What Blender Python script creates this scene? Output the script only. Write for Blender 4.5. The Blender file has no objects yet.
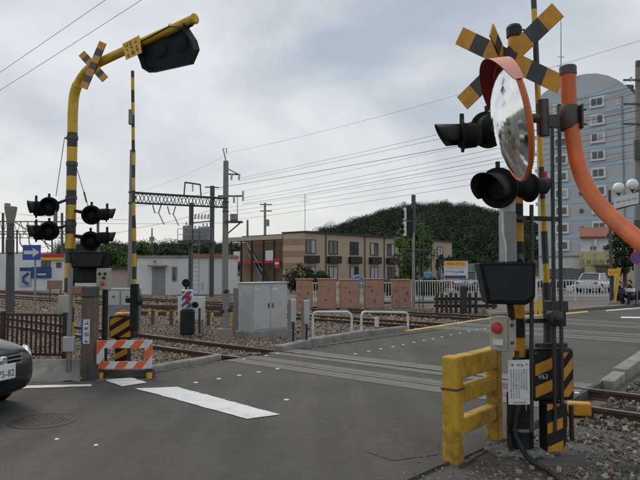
import bpy, bmesh, math, random
import numpy as np
from mathutils import Vector as V, Matrix
random.seed(7); rng = np.random.default_rng(7)
sc = bpy.context.scene
col = sc.collection
rad = math.radians

# ------------------------------------------------------------------ camera
F, CX, CY, HZ, CH = 620.0, 320.0, 240.0, 270.0, 1.6
PITCH = math.atan((HZ - CY) / F)
cam_d = bpy.data.cameras.new('camera'); cam = bpy.data.objects.new('camera', cam_d); col.objects.link(cam)
cam.location = (0, 0, CH); cam.rotation_euler = (math.pi / 2 + PITCH, 0, 0)
cam_d.sensor_width = 36; cam_d.lens = F / 640 * 36; cam_d.clip_end = 4000; cam_d.clip_start = 0.05
sc.camera = cam
# ------------------------------------------------------------------ world and sun
SUN_EL, SUN_AZ = 52.0, -38.0        # behind the scene, to the left
wd = bpy.data.worlds.new('World'); sc.world = wd; wd.use_nodes = True
nt = wd.node_tree; nt.nodes.clear()
N, L = nt.nodes.new, nt.links.new
out = N('ShaderNodeOutputWorld'); bg = N('ShaderNodeBackground'); bg.inputs[1].default_value = 0.1
sky = N('ShaderNodeTexSky'); sky.sky_type = 'NISHITA'; sky.sun_disc = False
sky.sun_elevation = rad(SUN_EL); sky.sun_rotation = rad(SUN_AZ); sky.air_density = 1.2; sky.dust_density = 2.0
tc = N('ShaderNodeTexCoord'); sep = N('ShaderNodeSeparateXYZ'); L(tc.outputs['Generated'], sep.inputs[0])
ad = N('ShaderNodeMath'); ad.operation = 'ADD'; ad.inputs[1].default_value = 0.45
ab = N('ShaderNodeMath'); ab.operation = 'ABSOLUTE'; L(sep.outputs[2], ab.inputs[0]); L(ab.outputs[0], ad.inputs[0])
dv = N('ShaderNodeVectorMath'); dv.operation = 'DIVIDE'; cmb = N('ShaderNodeCombineXYZ')
for i in range(3): L(ad.outputs[0], cmb.inputs[i])
L(tc.outputs['Generated'], dv.inputs[0]); L(cmb.outputs[0], dv.inputs[1])
mp = N('ShaderNodeMapping'); mp.inputs['Location'].default_value = (3.1, 1.4, 0.6); mp.inputs['Scale'].default_value = (1.15, 1.0, 1.0)
mp.inputs['Rotation'].default_value = (0, 0, 0.35); L(dv.outputs[0], mp.inputs[0])
n1 = N('ShaderNodeTexNoise'); n1.inputs['Scale'].default_value = 1.9; n1.inputs['Detail'].default_value = 6; n1.inputs['Roughness'].default_value = 0.52
n1.inputs['Distortion'].default_value = 0.35; L(mp.outputs[0], n1.inputs['Vector'])
rp = N('ShaderNodeValToRGB'); e = rp.color_ramp.elements
e[0].position = 0.36; e[0].color = (4.4, 5.05, 5.85, 1); e[1].position = 0.64; e[1].color = (8.1, 8.3, 8.4, 1)
L(n1.outputs[0], rp.inputs[0])
# an overcast deck is thinnest low over the horizon: a paler band all the way round
hr = N('ShaderNodeMapRange'); hr.inputs[1].default_value = 0.0; hr.inputs[2].default_value = 0.34; hr.inputs[3].default_value = 1.0; hr.inputs[4].default_value = 0.0
hr.interpolation_type = 'SMOOTHSTEP'; L(ab.outputs[0], hr.inputs[0])
hm = N('ShaderNodeMath'); hm.operation = 'MULTIPLY'; hm.inputs[1].default_value = 0.7; L(hr.outputs[0], hm.inputs[0])
mh = N('ShaderNodeMixRGB'); mh.inputs[2].default_value = (9.3, 9.1, 8.8, 1); L(hm.outputs[0], mh.inputs[0]); L(rp.outputs[0], mh.inputs[1])
mx = N('ShaderNodeMixRGB'); mx.inputs[0].default_value = 0.9; L(sky.outputs[0], mx.inputs[1]); L(mh.outputs[0], mx.inputs[2])
L(mx.outputs[0], bg.inputs[0]); L(bg.outputs[0], out.inputs[0])
sd = bpy.data.lights.new('sun', 'SUN'); sd.energy = 1.25; sd.angle = rad(22); sd.color = (1, 0.93, 0.82)
so = bpy.data.objects.new('sun', sd); col.objects.link(so)
a, el = rad(SUN_AZ), rad(SUN_EL)
sdir = V((math.sin(a) * math.cos(el), math.cos(a) * math.cos(el), math.sin(el)))
so.rotation_euler = (-sdir).to_track_quat('-Z', 'Y').to_euler(); so.location = (0, 0, 60)
vs = sc.view_settings
vs.view_transform = 'Standard'; vs.look = 'None'; vs.exposure = 0.0; vs.gamma = 1.0; vs.use_curve_mapping = False
sc.cycles.use_denoising = True; sc.cycles.max_bounces = 6; sc.cycles.caustics_reflective = False; sc.cycles.caustics_refractive = False

# ------------------------------------------------------------------ pixels to places
CP, SP = math.cos(PITCH), math.sin(PITCH)
CAM = V((0, 0, CH))
def ray(px, py):
    x = (px - CX) / F; v = (CY - py) / F
    return V((x, CP - v * SP, SP + v * CP))
def G(px, py, z=0.0):                       # on the ground
    d = ray(px, py); k = (z - CH) / d.z; return CAM + d * k
def At(px, py, Y):                          # at a distance Y ahead
    d = ray(px, py); return CAM + d * (Y / d.y)
def OnP(px, py, p0, n):                     # on a plane
    d = ray(px, py); return CAM + d * ((p0 - CAM).dot(n) / d.dot(n))
def VX(px, p0, dr):                         # distance along a vertical facade line p0 + s*dr (plan) hit by image column px
    x = (px - CX) / F * CP                  # near the horizon
    # p0.x + s dr.x = x (p0.y + s dr.y)
    return (x * p0.y - p0.x) / (dr.x - x * dr.y)
VPT = math.atan(700 / 620); VPR = math.atan(470 / 620)
T = V((-math.sin(VPT), math.cos(VPT), 0)); NQ = V((math.cos(VPT), math.sin(VPT), 0))     # along / across the tracks
R = V((math.sin(VPR), math.cos(VPR), 0)); RW = V((math.cos(VPR), -math.sin(VPR), 0))     # along / across the road
Z = V((0, 0, 1)); X = V((1, 0, 0)); Y = V((0, 1, 0))
def TQ(s, q, z=0): return T * s + NQ * q + Z * z
def RA(a_, w, z=0): return R * a_ + RW * w + Z * z
def road_at_q(q, w):                        # point of the road line w that lies on track line q
    a_ = (q - RW.dot(NQ) * w) / R.dot(NQ); return RA(a_, w)

# ------------------------------------------------------------------ materials
MATS = {}
def pbr(name, c, rough=0.6, metal=0.0, var=0.25, scale=6.0, bump=0.0, bscale=60.0, dirt=None, dirt_amt=0.0, dscale=2.5, emit=None, spec=0.5, coat=0.0, stretch=None, c2=None, c2scale=1.0, c2lo=0.45, c2hi=0.6):
    m = bpy.data.materials.new(name); m.use_nodes = True; t = m.node_tree; n = t.nodes; l = t.links.new
    b = n['Principled BSDF']; b.inputs['Roughness'].default_value = rough; b.inputs['Metallic'].default_value = metal
    b.inputs['Specular IOR Level'].default_value = spec; b.inputs['Coat Weight'].default_value = coat
    geo = n.new('ShaderNodeNewGeometry'); pos = geo.outputs['Position']
    if stretch:
        mpn = n.new('ShaderNodeMapping'); mpn.inputs['Scale'].default_value = stretch; l(pos, mpn.inputs[0]); pos = mpn.outputs[0]
    no = n.new('ShaderNodeTexNoise'); no.inputs['Scale'].default_value = scale; no.inputs['Detail'].default_value = 8; no.inputs['Roughness'].default_value = 0.65; l(pos, no.inputs['Vector'])
    mr = n.new('ShaderNodeMapRange'); mr.inputs[1].default_value = 0.25; mr.inputs[2].default_value = 0.75; mr.inputs[3].default_value = 1 - var; mr.inputs[4].default_value = 1 + var; l(no.outputs[0], mr.inputs[0])
    base = n.new('ShaderNodeRGB'); base.outputs[0].default_value = (*c, 1); cur = base.outputs[0]
    if c2:
        n2 = n.new('ShaderNodeTexNoise'); n2.inputs['Scale'].default_value = c2scale; n2.inputs['Detail'].default_value = 5; l(pos, n2.inputs['Vector'])
        mm = n.new('ShaderNodeMapRange'); mm.inputs[1].default_value = c2lo; mm.inputs[2].default_value = c2hi; l(n2.outputs[0], mm.inputs[0])
        mi = n.new('ShaderNodeMixRGB'); mi.inputs[2].default_value = (*c2, 1); l(mm.outputs[0], mi.inputs[0]); l(cur, mi.inputs[1]); cur = mi.outputs[0]
    mu = n.new('ShaderNodeMixRGB'); mu.blend_type = 'MULTIPLY'; mu.inputs[0].default_value = 1; l(cur, mu.inputs[1]); l(mr.outputs[0], mu.inputs[2]); cur = mu.outputs[0]
    if dirt_amt > 0:
        dn = n.new('ShaderNodeTexNoise'); dn.inputs['Scale'].default_value = dscale; dn.inputs['Detail'].default_value = 9; dn.inputs['Roughness'].default_value = 0.7; l(pos, dn.inputs['Vector'])
        dm = n.new('ShaderNodeMapRange'); dm.inputs[1].default_value = 0.48; dm.inputs[2].default_value = 0.72; dm.inputs[3].default_value = 0; dm.inputs[4].default_value = dirt_amt; l(dn.outputs[0], dm.inputs[0])
        di = n.new('ShaderNodeMixRGB'); di.inputs[2].default_value = (*(dirt or (0.06, 0.05, 0.04)), 1); l(dm.outputs[0], di.inputs[0]); l(cur, di.inputs[1]); cur = di.outputs[0]
    l(cur, b.inputs['Base Color'])
    if bump > 0:
        bn = n.new('ShaderNodeTexNoise'); bn.inputs['Scale'].default_value = bscale; bn.inputs['Detail'].default_value = 5; l(geo.outputs['Position'], bn.inputs['Vector'])
        bu = n.new('ShaderNodeBump'); bu.inputs['Strength'].default_value = bump; bu.inputs['Distance'].default_value = 0.02; l(bn.outputs[0], bu.inputs['Height']); l(bu.outputs[0], b.inputs['Normal'])
    if emit:
        b.inputs['Emission Color'].default_value = (*emit[0], 1); b.inputs['Emission Strength'].default_value = emit[1]
    MATS[name] = m; return m
def road_mat(name, k=1.0):
    m = bpy.data.materials.new(name); m.use_nodes = True; t = m.node_tree; n = t.nodes; l = t.links.new; b = n['Principled BSDF']
    b.inputs['Roughness'].default_value = 0.85; b.inputs['Specular IOR Level'].default_value = 0.35
    geo = n.new('ShaderNodeNewGeometry'); pos = geo.outputs['Position']
    def noise(s, d, r=0.6, vec=pos):
        x = n.new('ShaderNodeTexNoise'); x.inputs['Scale'].default_value = s; x.inputs['Detail'].default_value = d; x.inputs['Roughness'].default_value = r; l(vec, x.inputs['Vector']); return x.outputs[0]
    def rng_(v, a_, b_, c_, d_):
        x = n.new('ShaderNodeMapRange'); x.inputs[1].default_value = a_; x.inputs[2].default_value = b_; x.inputs[3].default_value = c_; x.inputs[4].default_value = d_; l(v, x.inputs[0]); return x.outputs[0]
    def mul(u, v):
        x = n.new('ShaderNodeMath'); x.operation = 'MULTIPLY'; l(u, x.inputs[0]); l(v, x.inputs[1]); return x.outputs[0]
    fine = rng_(noise(75, 4, 0.8), 0.3, 0.7, 0.62, 1.4)
    mid = rng_(noise(7, 6, 0.7), 0.3, 0.7, 0.86, 1.14); low = rng_(noise(0.5, 4), 0.3, 0.7, 0.8, 1.18)
    mpn = n.new('ShaderNodeMapping'); mpn.inputs['Rotation'].default_value = (0, 0, 0.65); mpn.inputs['Scale'].default_value = (2.2, 0.14, 1); l(pos, mpn.inputs[0])
    streak = rng_(noise(0.9, 4, 0.6, mpn.outputs[0]), 0.35, 0.65, 0.82, 1.14)     # worn along the driving direction
    wob = n.new('ShaderNodeTexNoise'); wob.inputs['Scale'].default_value = 1.6; wob.inputs['Detail'].default_value = 6; l(pos, wob.inputs['Vector'])
    mixv = n.new('ShaderNodeMixRGB'); mixv.inputs[0].default_value = 0.16; l(pos, mixv.inputs[1]); l(wob.outputs[1], mixv.inputs[2])
    vo = n.new('ShaderNodeTexVoronoi'); vo.feature = 'DISTANCE_TO_EDGE'; vo.inputs['Scale'].default_value = 0.75; l(mixv.outputs[0], vo.inputs['Vector'])
    crack = rng_(vo.outputs['Distance'], 0.002, 0.009, 1.0, 0.0); cm = mul(crack, rng_(noise(0.45, 2), 0.55, 0.64, 0.0, 0.3))
    inv = rng_(cm, 0, 1, 1, 0)
    v = mul(mul(mul(fine, mid), mul(low, streak)), inv)
    rgb = n.new('ShaderNodeMixRGB'); rgb.blend_type = 'MULTIPLY'; rgb.inputs[0].default_value = 1; rgb.inputs[1].default_value = (0.084 * k, 0.081 * k, 0.077 * k, 1); l(v, rgb.inputs[2]); l(rgb.outputs[0], b.inputs['Base Color'])
    bu = n.new('ShaderNodeBump'); bu.inputs['Strength'].default_value = 0.55; bu.inputs['Distance'].default_value = 0.006; l(noise(110, 3, 0.7), bu.inputs['Height']); l(bu.outputs[0], b.inputs['Normal'])
    MATS[name] = m
road_mat('asphalt')
road_mat('asphalt_patch', 0.93)
pbr('asphalt_old', (0.1, 0.098, 0.095), 0.85, var=0.2, scale=2, bump=0.3, bscale=120, dirt=(0.06, 0.058, 0.055), dirt_amt=0.5)
pbr('paint_white', (0.74, 0.74, 0.73), 0.7, var=0.08, scale=3, dirt=(0.3, 0.3, 0.3), dirt_amt=0.5, dscale=4)
pbr('stud_white', (0.75, 0.75, 0.73), 0.45, var=0.1)
pbr('dirt', (0.16, 0.13, 0.10), 0.95, var=0.4, scale=3, bump=0.8, bscale=30, c2=(0.10, 0.09, 0.075), c2scale=1.2)
pbr('stone_a', (0.30, 0.24, 0.178), 0.95, var=0.4, scale=9, bump=0.2)
pbr('stone_b', (0.33, 0.245, 0.165), 0.95, var=0.4, scale=9, bump=0.2)
pbr('stone_c', (0.115, 0.105, 0.092), 0.95, var=0.4, scale=9, bump=0.2)
pbr('stone_d', (0.36, 0.335, 0.30), 0.95, var=0.3, scale=9, bump=0.2)
pbr('concrete', (0.27, 0.262, 0.245), 0.9, var=0.25, scale=3, bump=0.25, bscale=50, dirt=(0.1, 0.09, 0.08), dirt_amt=0.7, dscale=2)
pbr('concrete_pole', (0.24, 0.235, 0.22), 0.88, var=0.22, scale=2.5, bump=0.15, dirt=(0.1, 0.09, 0.08), dirt_amt=0.5)
pbr('concrete_dark', (0.085, 0.08, 0.075), 0.92, var=0.35, scale=4, bump=0.4, bscale=40, dirt=(0.05, 0.05, 0.045), dirt_amt=0.6)
pbr('broken_concrete', (0.27, 0.26, 0.245), 0.95, var=0.4, scale=12, bump=0.8, bscale=40, dirt=(0.09, 0.085, 0.08), dirt_amt=0.8, dscale=9)
pbr('yellow', (0.68, 0.42, 0.03), 0.48, var=0.12, scale=7, dirt=(0.22, 0.13, 0.03), dirt_amt=0.5, dscale=9)
pbr('yellow_worn', (0.58, 0.34, 0.025), 0.62, var=0.22, scale=5, bump=0.12, bscale=40, dirt=(0.10, 0.065, 0.03), dirt_amt=0.9, dscale=6)
pbr('orange_yellow', (0.60, 0.28, 0.015), 0.5, var=0.16, scale=6, dirt=(0.13, 0.07, 0.03), dirt_amt=0.6, dscale=7)
pbr('black', (0.012, 0.012, 0.013), 0.6, var=0.3, scale=6, dirt=(0.04, 0.037, 0.033), dirt_amt=0.4, dscale=6, spec=0.35)
pbr('black_sign', (0.035, 0.036, 0.037), 0.5, var=0.25, scale=6, dirt=(0.09, 0.085, 0.08), dirt_amt=0.4, dscale=6)
pbr('black_matte', (0.008, 0.008, 0.009), 0.8, var=0.3, scale=6, spec=0.25)
pbr('rubber_and_groove_shade', (0.014, 0.014, 0.014), 0.6, var=0.3, scale=12)  # cable rubber; also paints the groove shade beside the rails
pbr('lens_red', (0.012, 0.005, 0.005), 0.55, var=0.1, spec=0.3)
pbr('grey_steel', (0.25, 0.255, 0.26), 0.5, metal=0.35, var=0.18, scale=8, dirt=(0.12, 0.1, 0.08), dirt_amt=0.5)
pbr('dark_steel', (0.085, 0.085, 0.088), 0.55, metal=0.4, var=0.25, scale=8, dirt=(0.08, 0.055, 0.04), dirt_amt=0.5)
pbr('black_steel', (0.03, 0.03, 0.032), 0.5, metal=0.2, var=0.25, scale=8, dirt=(0.06, 0.05, 0.045), dirt_amt=0.5)
pbr('rail_rust', (0.10, 0.055, 0.035), 0.8, metal=0.2, var=0.35, scale=14, bump=0.2)
pbr('rail_top', (0.32, 0.31, 0.30), 0.35, metal=0.8, var=0.2, scale=10)
pbr('sleeper', (0.12, 0.098, 0.08), 0.9, var=0.35, scale=9, bump=0.4, bscale=50, dirt=(0.05, 0.04, 0.03), dirt_amt=0.6)
pbr('panel_conc', (0.165, 0.16, 0.152), 0.85, var=0.2, scale=3, bump=0.2, dirt=(0.07, 0.06, 0.055), dirt_amt=0.6, dscale=3)
pbr('silver_cab', (0.47, 0.475, 0.47), 0.5, metal=0.1, var=0.08, scale=2, dirt=(0.25, 0.2, 0.15), dirt_amt=0.45, dscale=2.5)
pbr('beige_box', (0.40, 0.39, 0.31), 0.5, var=0.12, scale=5, dirt=(0.12, 0.1, 0.07), dirt_amt=0.6, dscale=6)
pbr('pink_cab', (0.40, 0.225, 0.165), 0.7, var=0.12, scale=3, dirt=(0.22, 0.13, 0.10), dirt_amt=0.5, dscale=2)
pbr('red_button', (0.55, 0.035, 0.02), 0.35, var=0.1)
pbr('white_paint', (0.66, 0.66, 0.65), 0.5, var=0.08, scale=4, dirt=(0.25, 0.2, 0.16), dirt_amt=0.5, dscale=5)
pbr('white_sign', (0.66, 0.665, 0.67), 0.5, var=0.06, scale=8, dirt=(0.3, 0.3, 0.29), dirt_amt=0.5, dscale=10)
pbr('ink', (0.03, 0.03, 0.035), 0.7, var=0.3, scale=40)
pbr('hazard_orange', (0.80, 0.13, 0.03), 0.5, var=0.08, dirt=(0.3, 0.1, 0.05), dirt_amt=0.4)
pbr('mirror_orange', (0.60, 0.125, 0.02), 0.5, var=0.2, scale=5, bump=0.08, bscale=25, dirt=(0.26, 0.09, 0.04), dirt_amt=0.75, dscale=7)
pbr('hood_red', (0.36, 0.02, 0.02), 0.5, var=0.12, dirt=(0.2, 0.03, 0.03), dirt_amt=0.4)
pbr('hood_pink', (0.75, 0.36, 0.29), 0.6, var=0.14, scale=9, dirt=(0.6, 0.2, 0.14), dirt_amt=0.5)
pbr('mirror_face', (0.86, 0.88, 0.89), 0.1, metal=1.0, var=0.08, scale=4, dirt=(0.7, 0.71, 0.71), dirt_amt=0.5, dscale=7)
pbr('brown_timber', (0.15, 0.11, 0.082), 0.85, var=0.3, scale=7, bump=0.3, stretch=(6, 6, 0.6), dirt=(0.07, 0.05, 0.04), dirt_amt=0.5)
pbr('brown_box', (0.29, 0.17, 0.11), 0.7, var=0.15, scale=4, dirt=(0.12, 0.08, 0.05), dirt_amt=0.5)
pbr('fence_brown', (0.036, 0.026, 0.021), 0.6, var=0.25, scale=8, dirt=(0.1, 0.075, 0.055), dirt_amt=0.5)
pbr('dark_timber', (0.045, 0.036, 0.03), 0.9, var=0.35, scale=9, bump=0.3)
pbr('car_black', (0.008, 0.008, 0.009), 0.3, var=0.1, coat=0.35, spec=0.4)
pbr('car_white', (0.62, 0.63, 0.64), 0.3, var=0.04, coat=0.8)
pbr('car_dark', (0.025, 0.027, 0.03), 0.3, var=0.08, coat=0.8)
pbr('car_blue', (0.17, 0.21, 0.24), 0.3, metal=0.3, var=0.06, coat=0.8)
pbr('car_red', (0.22, 0.03, 0.03), 0.3, var=0.06, coat=0.8)
pbr('car_glass', (0.03, 0.036, 0.04), 0.06, var=0.05, spec=0.8)
pbr('chrome', (0.72, 0.73, 0.74), 0.15, metal=1.0, var=0.05)
pbr('headlight', (0.75, 0.77, 0.78), 0.12, metal=0.55, var=0.08, coat=1.0)
pbr('tail_red', (0.4, 0.02, 0.02), 0.25, var=0.05, coat=0.6)
pbr('tyre', (0.018, 0.018, 0.018), 0.85, var=0.2, scale=20)
pbr('plate_white', (0.78, 0.79, 0.78), 0.4, var=0.03)
pbr('plate_green', (0.02, 0.14, 0.07), 0.5, var=0.05)
pbr('sign_blue', (0.018, 0.08, 0.36), 0.42, var=0.08)
pbr('sign_bluedark', (0.02, 0.055, 0.2), 0.45, var=0.1)
pbr('sign_yellow', (0.75, 0.42, 0.03), 0.5, var=0.05)
pbr('sign_green', (0.03, 0.30, 0.06), 0.5, var=0.08)
pbr('sign_red', (0.50, 0.02, 0.03), 0.5, var=0.06)
pbr('tower_wall', (0.47, 0.495, 0.52), 0.85, var=0.06, scale=0.6, dirt=(0.3, 0.33, 0.36), dirt_amt=0.4, dscale=0.3)
pbr('tower_band', (0.40, 0.53, 0.60), 0.8, var=0.05, scale=0.6)
pbr('pole_dark', (0.09, 0.088, 0.085), 0.85, var=0.2, scale=3, dirt=(0.04, 0.04, 0.04), dirt_amt=0.5)
pbr('tower_top', (0.40, 0.44, 0.49), 0.85, var=0.05, scale=0.5)
pbr('frame_white', (0.68, 0.69, 0.69), 0.5, var=0.06)
pbr('glass_dark', (0.055, 0.066, 0.075), 0.08, var=0.2, spec=0.7)
pbr('curtain', (0.40, 0.42, 0.42), 0.8, var=0.12, scale=6, stretch=(6, 6, 0.3))
pbr('apt_tan', (0.47, 0.37, 0.27), 0.85, var=0.1, scale=1.2, bump=0.1, dirt=(0.28, 0.22, 0.16), dirt_amt=0.3, dscale=0.6)
pbr('apt_brown', (0.34, 0.225, 0.14), 0.85, var=0.1, scale=1.5, dirt=(0.2, 0.13, 0.09), dirt_amt=0.3, dscale=0.7)
pbr('apt_trim', (0.42, 0.37, 0.30), 0.75, var=0.1)
pbr('roof_dark', (0.045, 0.043, 0.043), 0.8, var=0.2, scale=2)
pbr('rail_dark', (0.022, 0.018, 0.017), 0.6, var=0.2)
pbr('white_wall', (0.70, 0.71, 0.71), 0.85, var=0.08, scale=0.8, dirt=(0.35, 0.34, 0.33), dirt_amt=0.4, dscale=0.5)
pbr('cream_wall', (0.55, 0.44, 0.27), 0.85, var=0.07, scale=0.8)
pbr('pink_wall', (0.46, 0.38, 0.33), 0.85, var=0.07, scale=0.8)
pbr('grey_door', (0.28, 0.28, 0.29), 0.6, var=0.1, stretch=(1, 1, 6))
pbr('orange_trim', (0.40, 0.15, 0.08), 0.6, var=0.12)
pbr('roof_brown', (0.23, 0.085, 0.05), 0.8, var=0.2, scale=3)
pbr('tarp_blue', (0.09, 0.26, 0.48), 0.5, var=0.15)
pbr('sidewalk', (0.155, 0.125, 0.105), 0.9, var=0.15, scale=2, bump=0.2, dirt=(0.1, 0.09, 0.08), dirt_amt=0.5)
pbr('yellow_line', (0.55, 0.40, 0.09), 0.7, var=0.15, scale=8, dirt=(0.2, 0.17, 0.1), dirt_amt=0.7, dscale=5)
pbr('iron', (0.075, 0.06, 0.055), 0.7, metal=0.3, var=0.25, scale=14, bump=0.3, bscale=80)
pbr('wire', (0.05, 0.05, 0.055), 0.6, var=0.05)
pbr('insulator', (0.5, 0.48, 0.45), 0.3, var=0.1)
pbr('lamp_glass', (0.78, 0.79, 0.78), 0.25, var=0.03)
pbr('bark', (0.09, 0.065, 0.045), 0.9, var=0.3, scale=8, bump=0.5, bscale=30)
def leafmat(name, c, c2):
    m = pbr(name, c, 0.65, var=0.35, scale=0.9, c2=c2, c2scale=0.35, c2lo=0.4, c2hi=0.62, spec=0.25)
    return m
hm_ = pbr('leaf_hill', (0.021, 0.034, 0.019), 0.85, var=0.25, scale=0.1, c2=(0.036, 0.05, 0.024), c2scale=0.03, spec=0.15)
_t = hm_.node_tree; _b = _t.nodes['Principled BSDF']; _src = _b.inputs['Base Color'].links[0].from_socket     # every tree has its own green
_at = _t.nodes.new('ShaderNodeAttribute'); _at.attribute_name = 'tint'; _mu = _t.nodes.new('ShaderNodeMixRGB'); _mu.blend_type = 'MULTIPLY'; _mu.inputs[0].default_value = 1
_t.links.new(_src, _mu.inputs[1]); _t.links.new(_at.outputs['Fac'], _mu.inputs[2]); _t.links.new(_mu.outputs[0], _b.inputs['Base Color'])
leafmat('leaf_mid', (0.055, 0.115, 0.03), (0.09, 0.165, 0.04))
leafmat('leaf_dark', (0.018, 0.038, 0.016), (0.03, 0.055, 0.02))
leafmat('leaf_shrub', (0.04, 0.07, 0.022), (0.02, 0.045, 0.018))
pbr('skin', (0.5, 0.32, 0.24), 0.6, var=0.06)
pbr('cloth_black', (0.015, 0.015, 0.018), 0.9, var=0.2)
pbr('cloth_white', (0.6, 0.6, 0.6), 0.9, var=0.1)
pbr('cloth_navy', (0.03, 0.04, 0.08), 0.9, var=0.15)
pbr('hair', (0.012, 0.01, 0.009), 0.6, var=0.2)
pbr('chip_blue', (0.03, 0.09, 0.32), 0.5, var=0.1)

# ------------------------------------------------------------------ mesh builder
WORLD = {}                                  # object -> world origin
class MB:
    def __init__(s): s.v = []; s.f = []; s.m = []; s.mats = []; s.sm = []
    def mi(s, m):
        if m not in s.mats: s.mats.append(m)
        return s.mats.index(m)
    def add(s, vs_, fs, m, smooth=False):
        o = len(s.v); s.v += [tuple(p) for p in vs_]; k = s.mi(m)
        for f in fs: s.f.append(tuple(i + o for i in f)); s.m.append(k); s.sm.append(smooth)
        return s
    def ob(s, c, ex, ey, ez, m):            # oriented box: centre and three HALF axes
        c, ex, ey, ez = V(c), V(ex), V(ey), V(ez)
        vs_ = [c + ex * i + ey * j + ez * k for k in (-1, 1) for j in (-1, 1) for i in (-1, 1)]
        fs = [(0, 2, 3, 1), (4, 5, 7, 6), (0, 1, 5, 4), (2, 6, 7, 3), (0, 4, 6, 2), (1, 3, 7, 5)]
        if ex.cross(ey).dot(ez) < 0: fs = [f[::-1] for f in fs]
        return s.add(vs_, fs, m)
    def box(s, x0, x1, y0, y1, z0, z1, m, fr=None):     # axis box in frame fr=(origin, ax, ay)
        o, ax, ay = fr or (V((0, 0, 0)), X, Y)
        c = o + ax * ((x0 + x1) / 2) + ay * ((y0 + y1) / 2) + Z * ((z0 + z1) / 2)
        return s.ob(c, ax * ((x1 - x0) / 2), ay * ((y1 - y0) / 2), Z * ((z1 - z0) / 2), m)
    def prism(s, pts, ext, m, m_side=None):  # polygon extruded by a vector
        pts = [V(p) for p in pts]; n = len(pts); ext = V(ext)
        nrm = V((0, 0, 0))
        for i in range(n): nrm += pts[i].cross(pts[(i + 1) % n])
        top, bot = tuple(range(n, 2 * n)), tuple(range(n))[::-1]
        vs_ = pts + [p + ext for p in pts]
        sides = [(i, (i + 1) % n, n + (i + 1) % n, n + i) for i in range(n)]
        if nrm.dot(ext) < 0: top, bot = top[::-1], bot[::-1]; sides = [f[::-1] for f in sides]
        s.add(vs_, [top, bot], m); o = len(s.v) - 2 * n
        k = s.mi(m_side or m)
        for f in sides: s.f.append(tuple(i + o for i in f)); s.m.append(k); s.sm.append(False)
        return s
    def tube(s, pts, r, m, n=10, caps=True, smooth=True):     # m may be a list, one per segment
        pts = [V(p) for p in pts]; k = len(pts); rs = r if isinstance(r, (list, tuple)) else [r] * k
        tg = [(pts[min(i + 1, k - 1)] - pts[max(i - 1, 0)]).normalized() for i in range(k)]
        ref = Z if abs(tg[0].z) < 0.9 else X
        u = (ref - tg[0] * ref.dot(tg[0])).normalized(); rings = []
        for i in range(k):
            u = (u - tg[i] * u.dot(tg[i])).normalized(); w = tg[i].cross(u)
            rings.append([pts[i] + (u * math.cos(2 * math.pi * j / n) + w * math.sin(2 * math.pi * j / n)) * rs[i] for j in range(n)])
        for i in range(k - 1):
            mm = m[i] if isinstance(m, (list, tuple)) else m
            s.add(rings[i] + rings[i + 1], [(j, (j + 1) % n, n + (j + 1) % n, n + j) for j in range(n)], mm, smooth)
        if caps:
            s.add(rings[0], [tuple(range(n))[::-1]], m[0] if isinstance(m, (list, tuple)) else m)
            s.add(rings[-1], [tuple(range(n))], m[-1] if isinstance(m, (list, tuple)) else m)
        return s
    def lathe(s, o, ax, prof, m, n=20, smooth=True, a0=0, a1=2 * math.pi, up=None):   # profile [(radius, height along ax)]
        o, ax = V(o), V(ax).normalized(); ref = V(up) if up else (Z if abs(ax.z) < 0.9 else X)
        u = (ref - ax * ref.dot(ax)).normalized(); w = ax.cross(u); full = a1 - a0 > 6.28; k = n if full else n + 1
        rings = [[o + ax * h + (u * math.cos(a0 + (a1 - a0) * j / n) + w * math.sin(a0 + (a1 - a0) * j / n)) * max(r, 1e-4) for j in range(k)] for r, h in prof]
        for i in range(len(rings) - 1):
            fs = [(j, (j + 1) % k, k + (j + 1) % k, k + j) for j in range(n)]
            s.add(rings[i] + rings[i + 1], fs, m, smooth)
        return s
    def ball(s, c, r, m, n=12, sz=None):
        c = V(c); sz = sz or (1, 1, 1); vs_, fs = [], []
        h = n // 2
        for i in range(h + 1):
            th = math.pi * i / h
            for j in range(n):
                ph = 2 * math.pi * j / n
                vs_.append((c.x + r * sz[0] * math.sin(th) * math.cos(ph), c.y + r * sz[1] * math.sin(th) * math.sin(ph), c.z + r * sz[2] * math.cos(th)))
        for i in range(h):
            for j in range(n): fs.append((i * n + j, (i + 1) * n + j, (i + 1) * n + (j + 1) % n, i * n + (j + 1) % n))
        return s.add(vs_, fs, m, True)
    def build(s, name, parent=None, bevel=0.0, seg=1, origin=None, solid=0.0, sub=0):
        a = np.array(s.v)
        lo, hi = a.min(0), a.max(0)
        o = V(origin) if origin is not None else V(((lo[0] + hi[0]) / 2, (lo[1] + hi[1]) / 2, lo[2]))
        me = bpy.data.meshes.new(name)
        me.from_pydata((a - np.array(o)).tolist(), [], s.f)
        for m in s.mats: me.materials.append(MATS[m])
        me.polygons.foreach_set('material_index', s.m); me.polygons.foreach_set('use_smooth', s.sm); me.update()
        if bevel or solid:
            bm = bmesh.new(); bm.from_mesh(me)
            bmesh.ops.remove_doubles(bm, verts=bm.verts, dist=1e-5)
            if bevel:
                es = [e_ for e_ in bm.edges if len(e_.link_faces) == 2 and e_.calc_face_angle(0) > 0.6]
                bmesh.ops.bevel(bm, geom=es, offset=bevel, segments=seg, profile=0.5, affect='EDGES', clamp_overlap=True)
            bm.to_mesh(me); bm.free()
        ob_ = bpy.data.objects.new(name, me); col.objects.link(ob_)
        WORLD[ob_.name] = o.copy()
        if parent: ob_.parent = parent; ob_.location = o - WORLD[parent.name]
        else: ob_.location = o
        if solid:
            md = ob_.modifiers.new('solid', 'SOLIDIFY'); md.thickness = solid; md.offset = 0
        if sub:
            md = ob_.modifiers.new('sub', 'SUBSURF'); md.levels = sub; md.render_levels = sub
        return ob_
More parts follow.
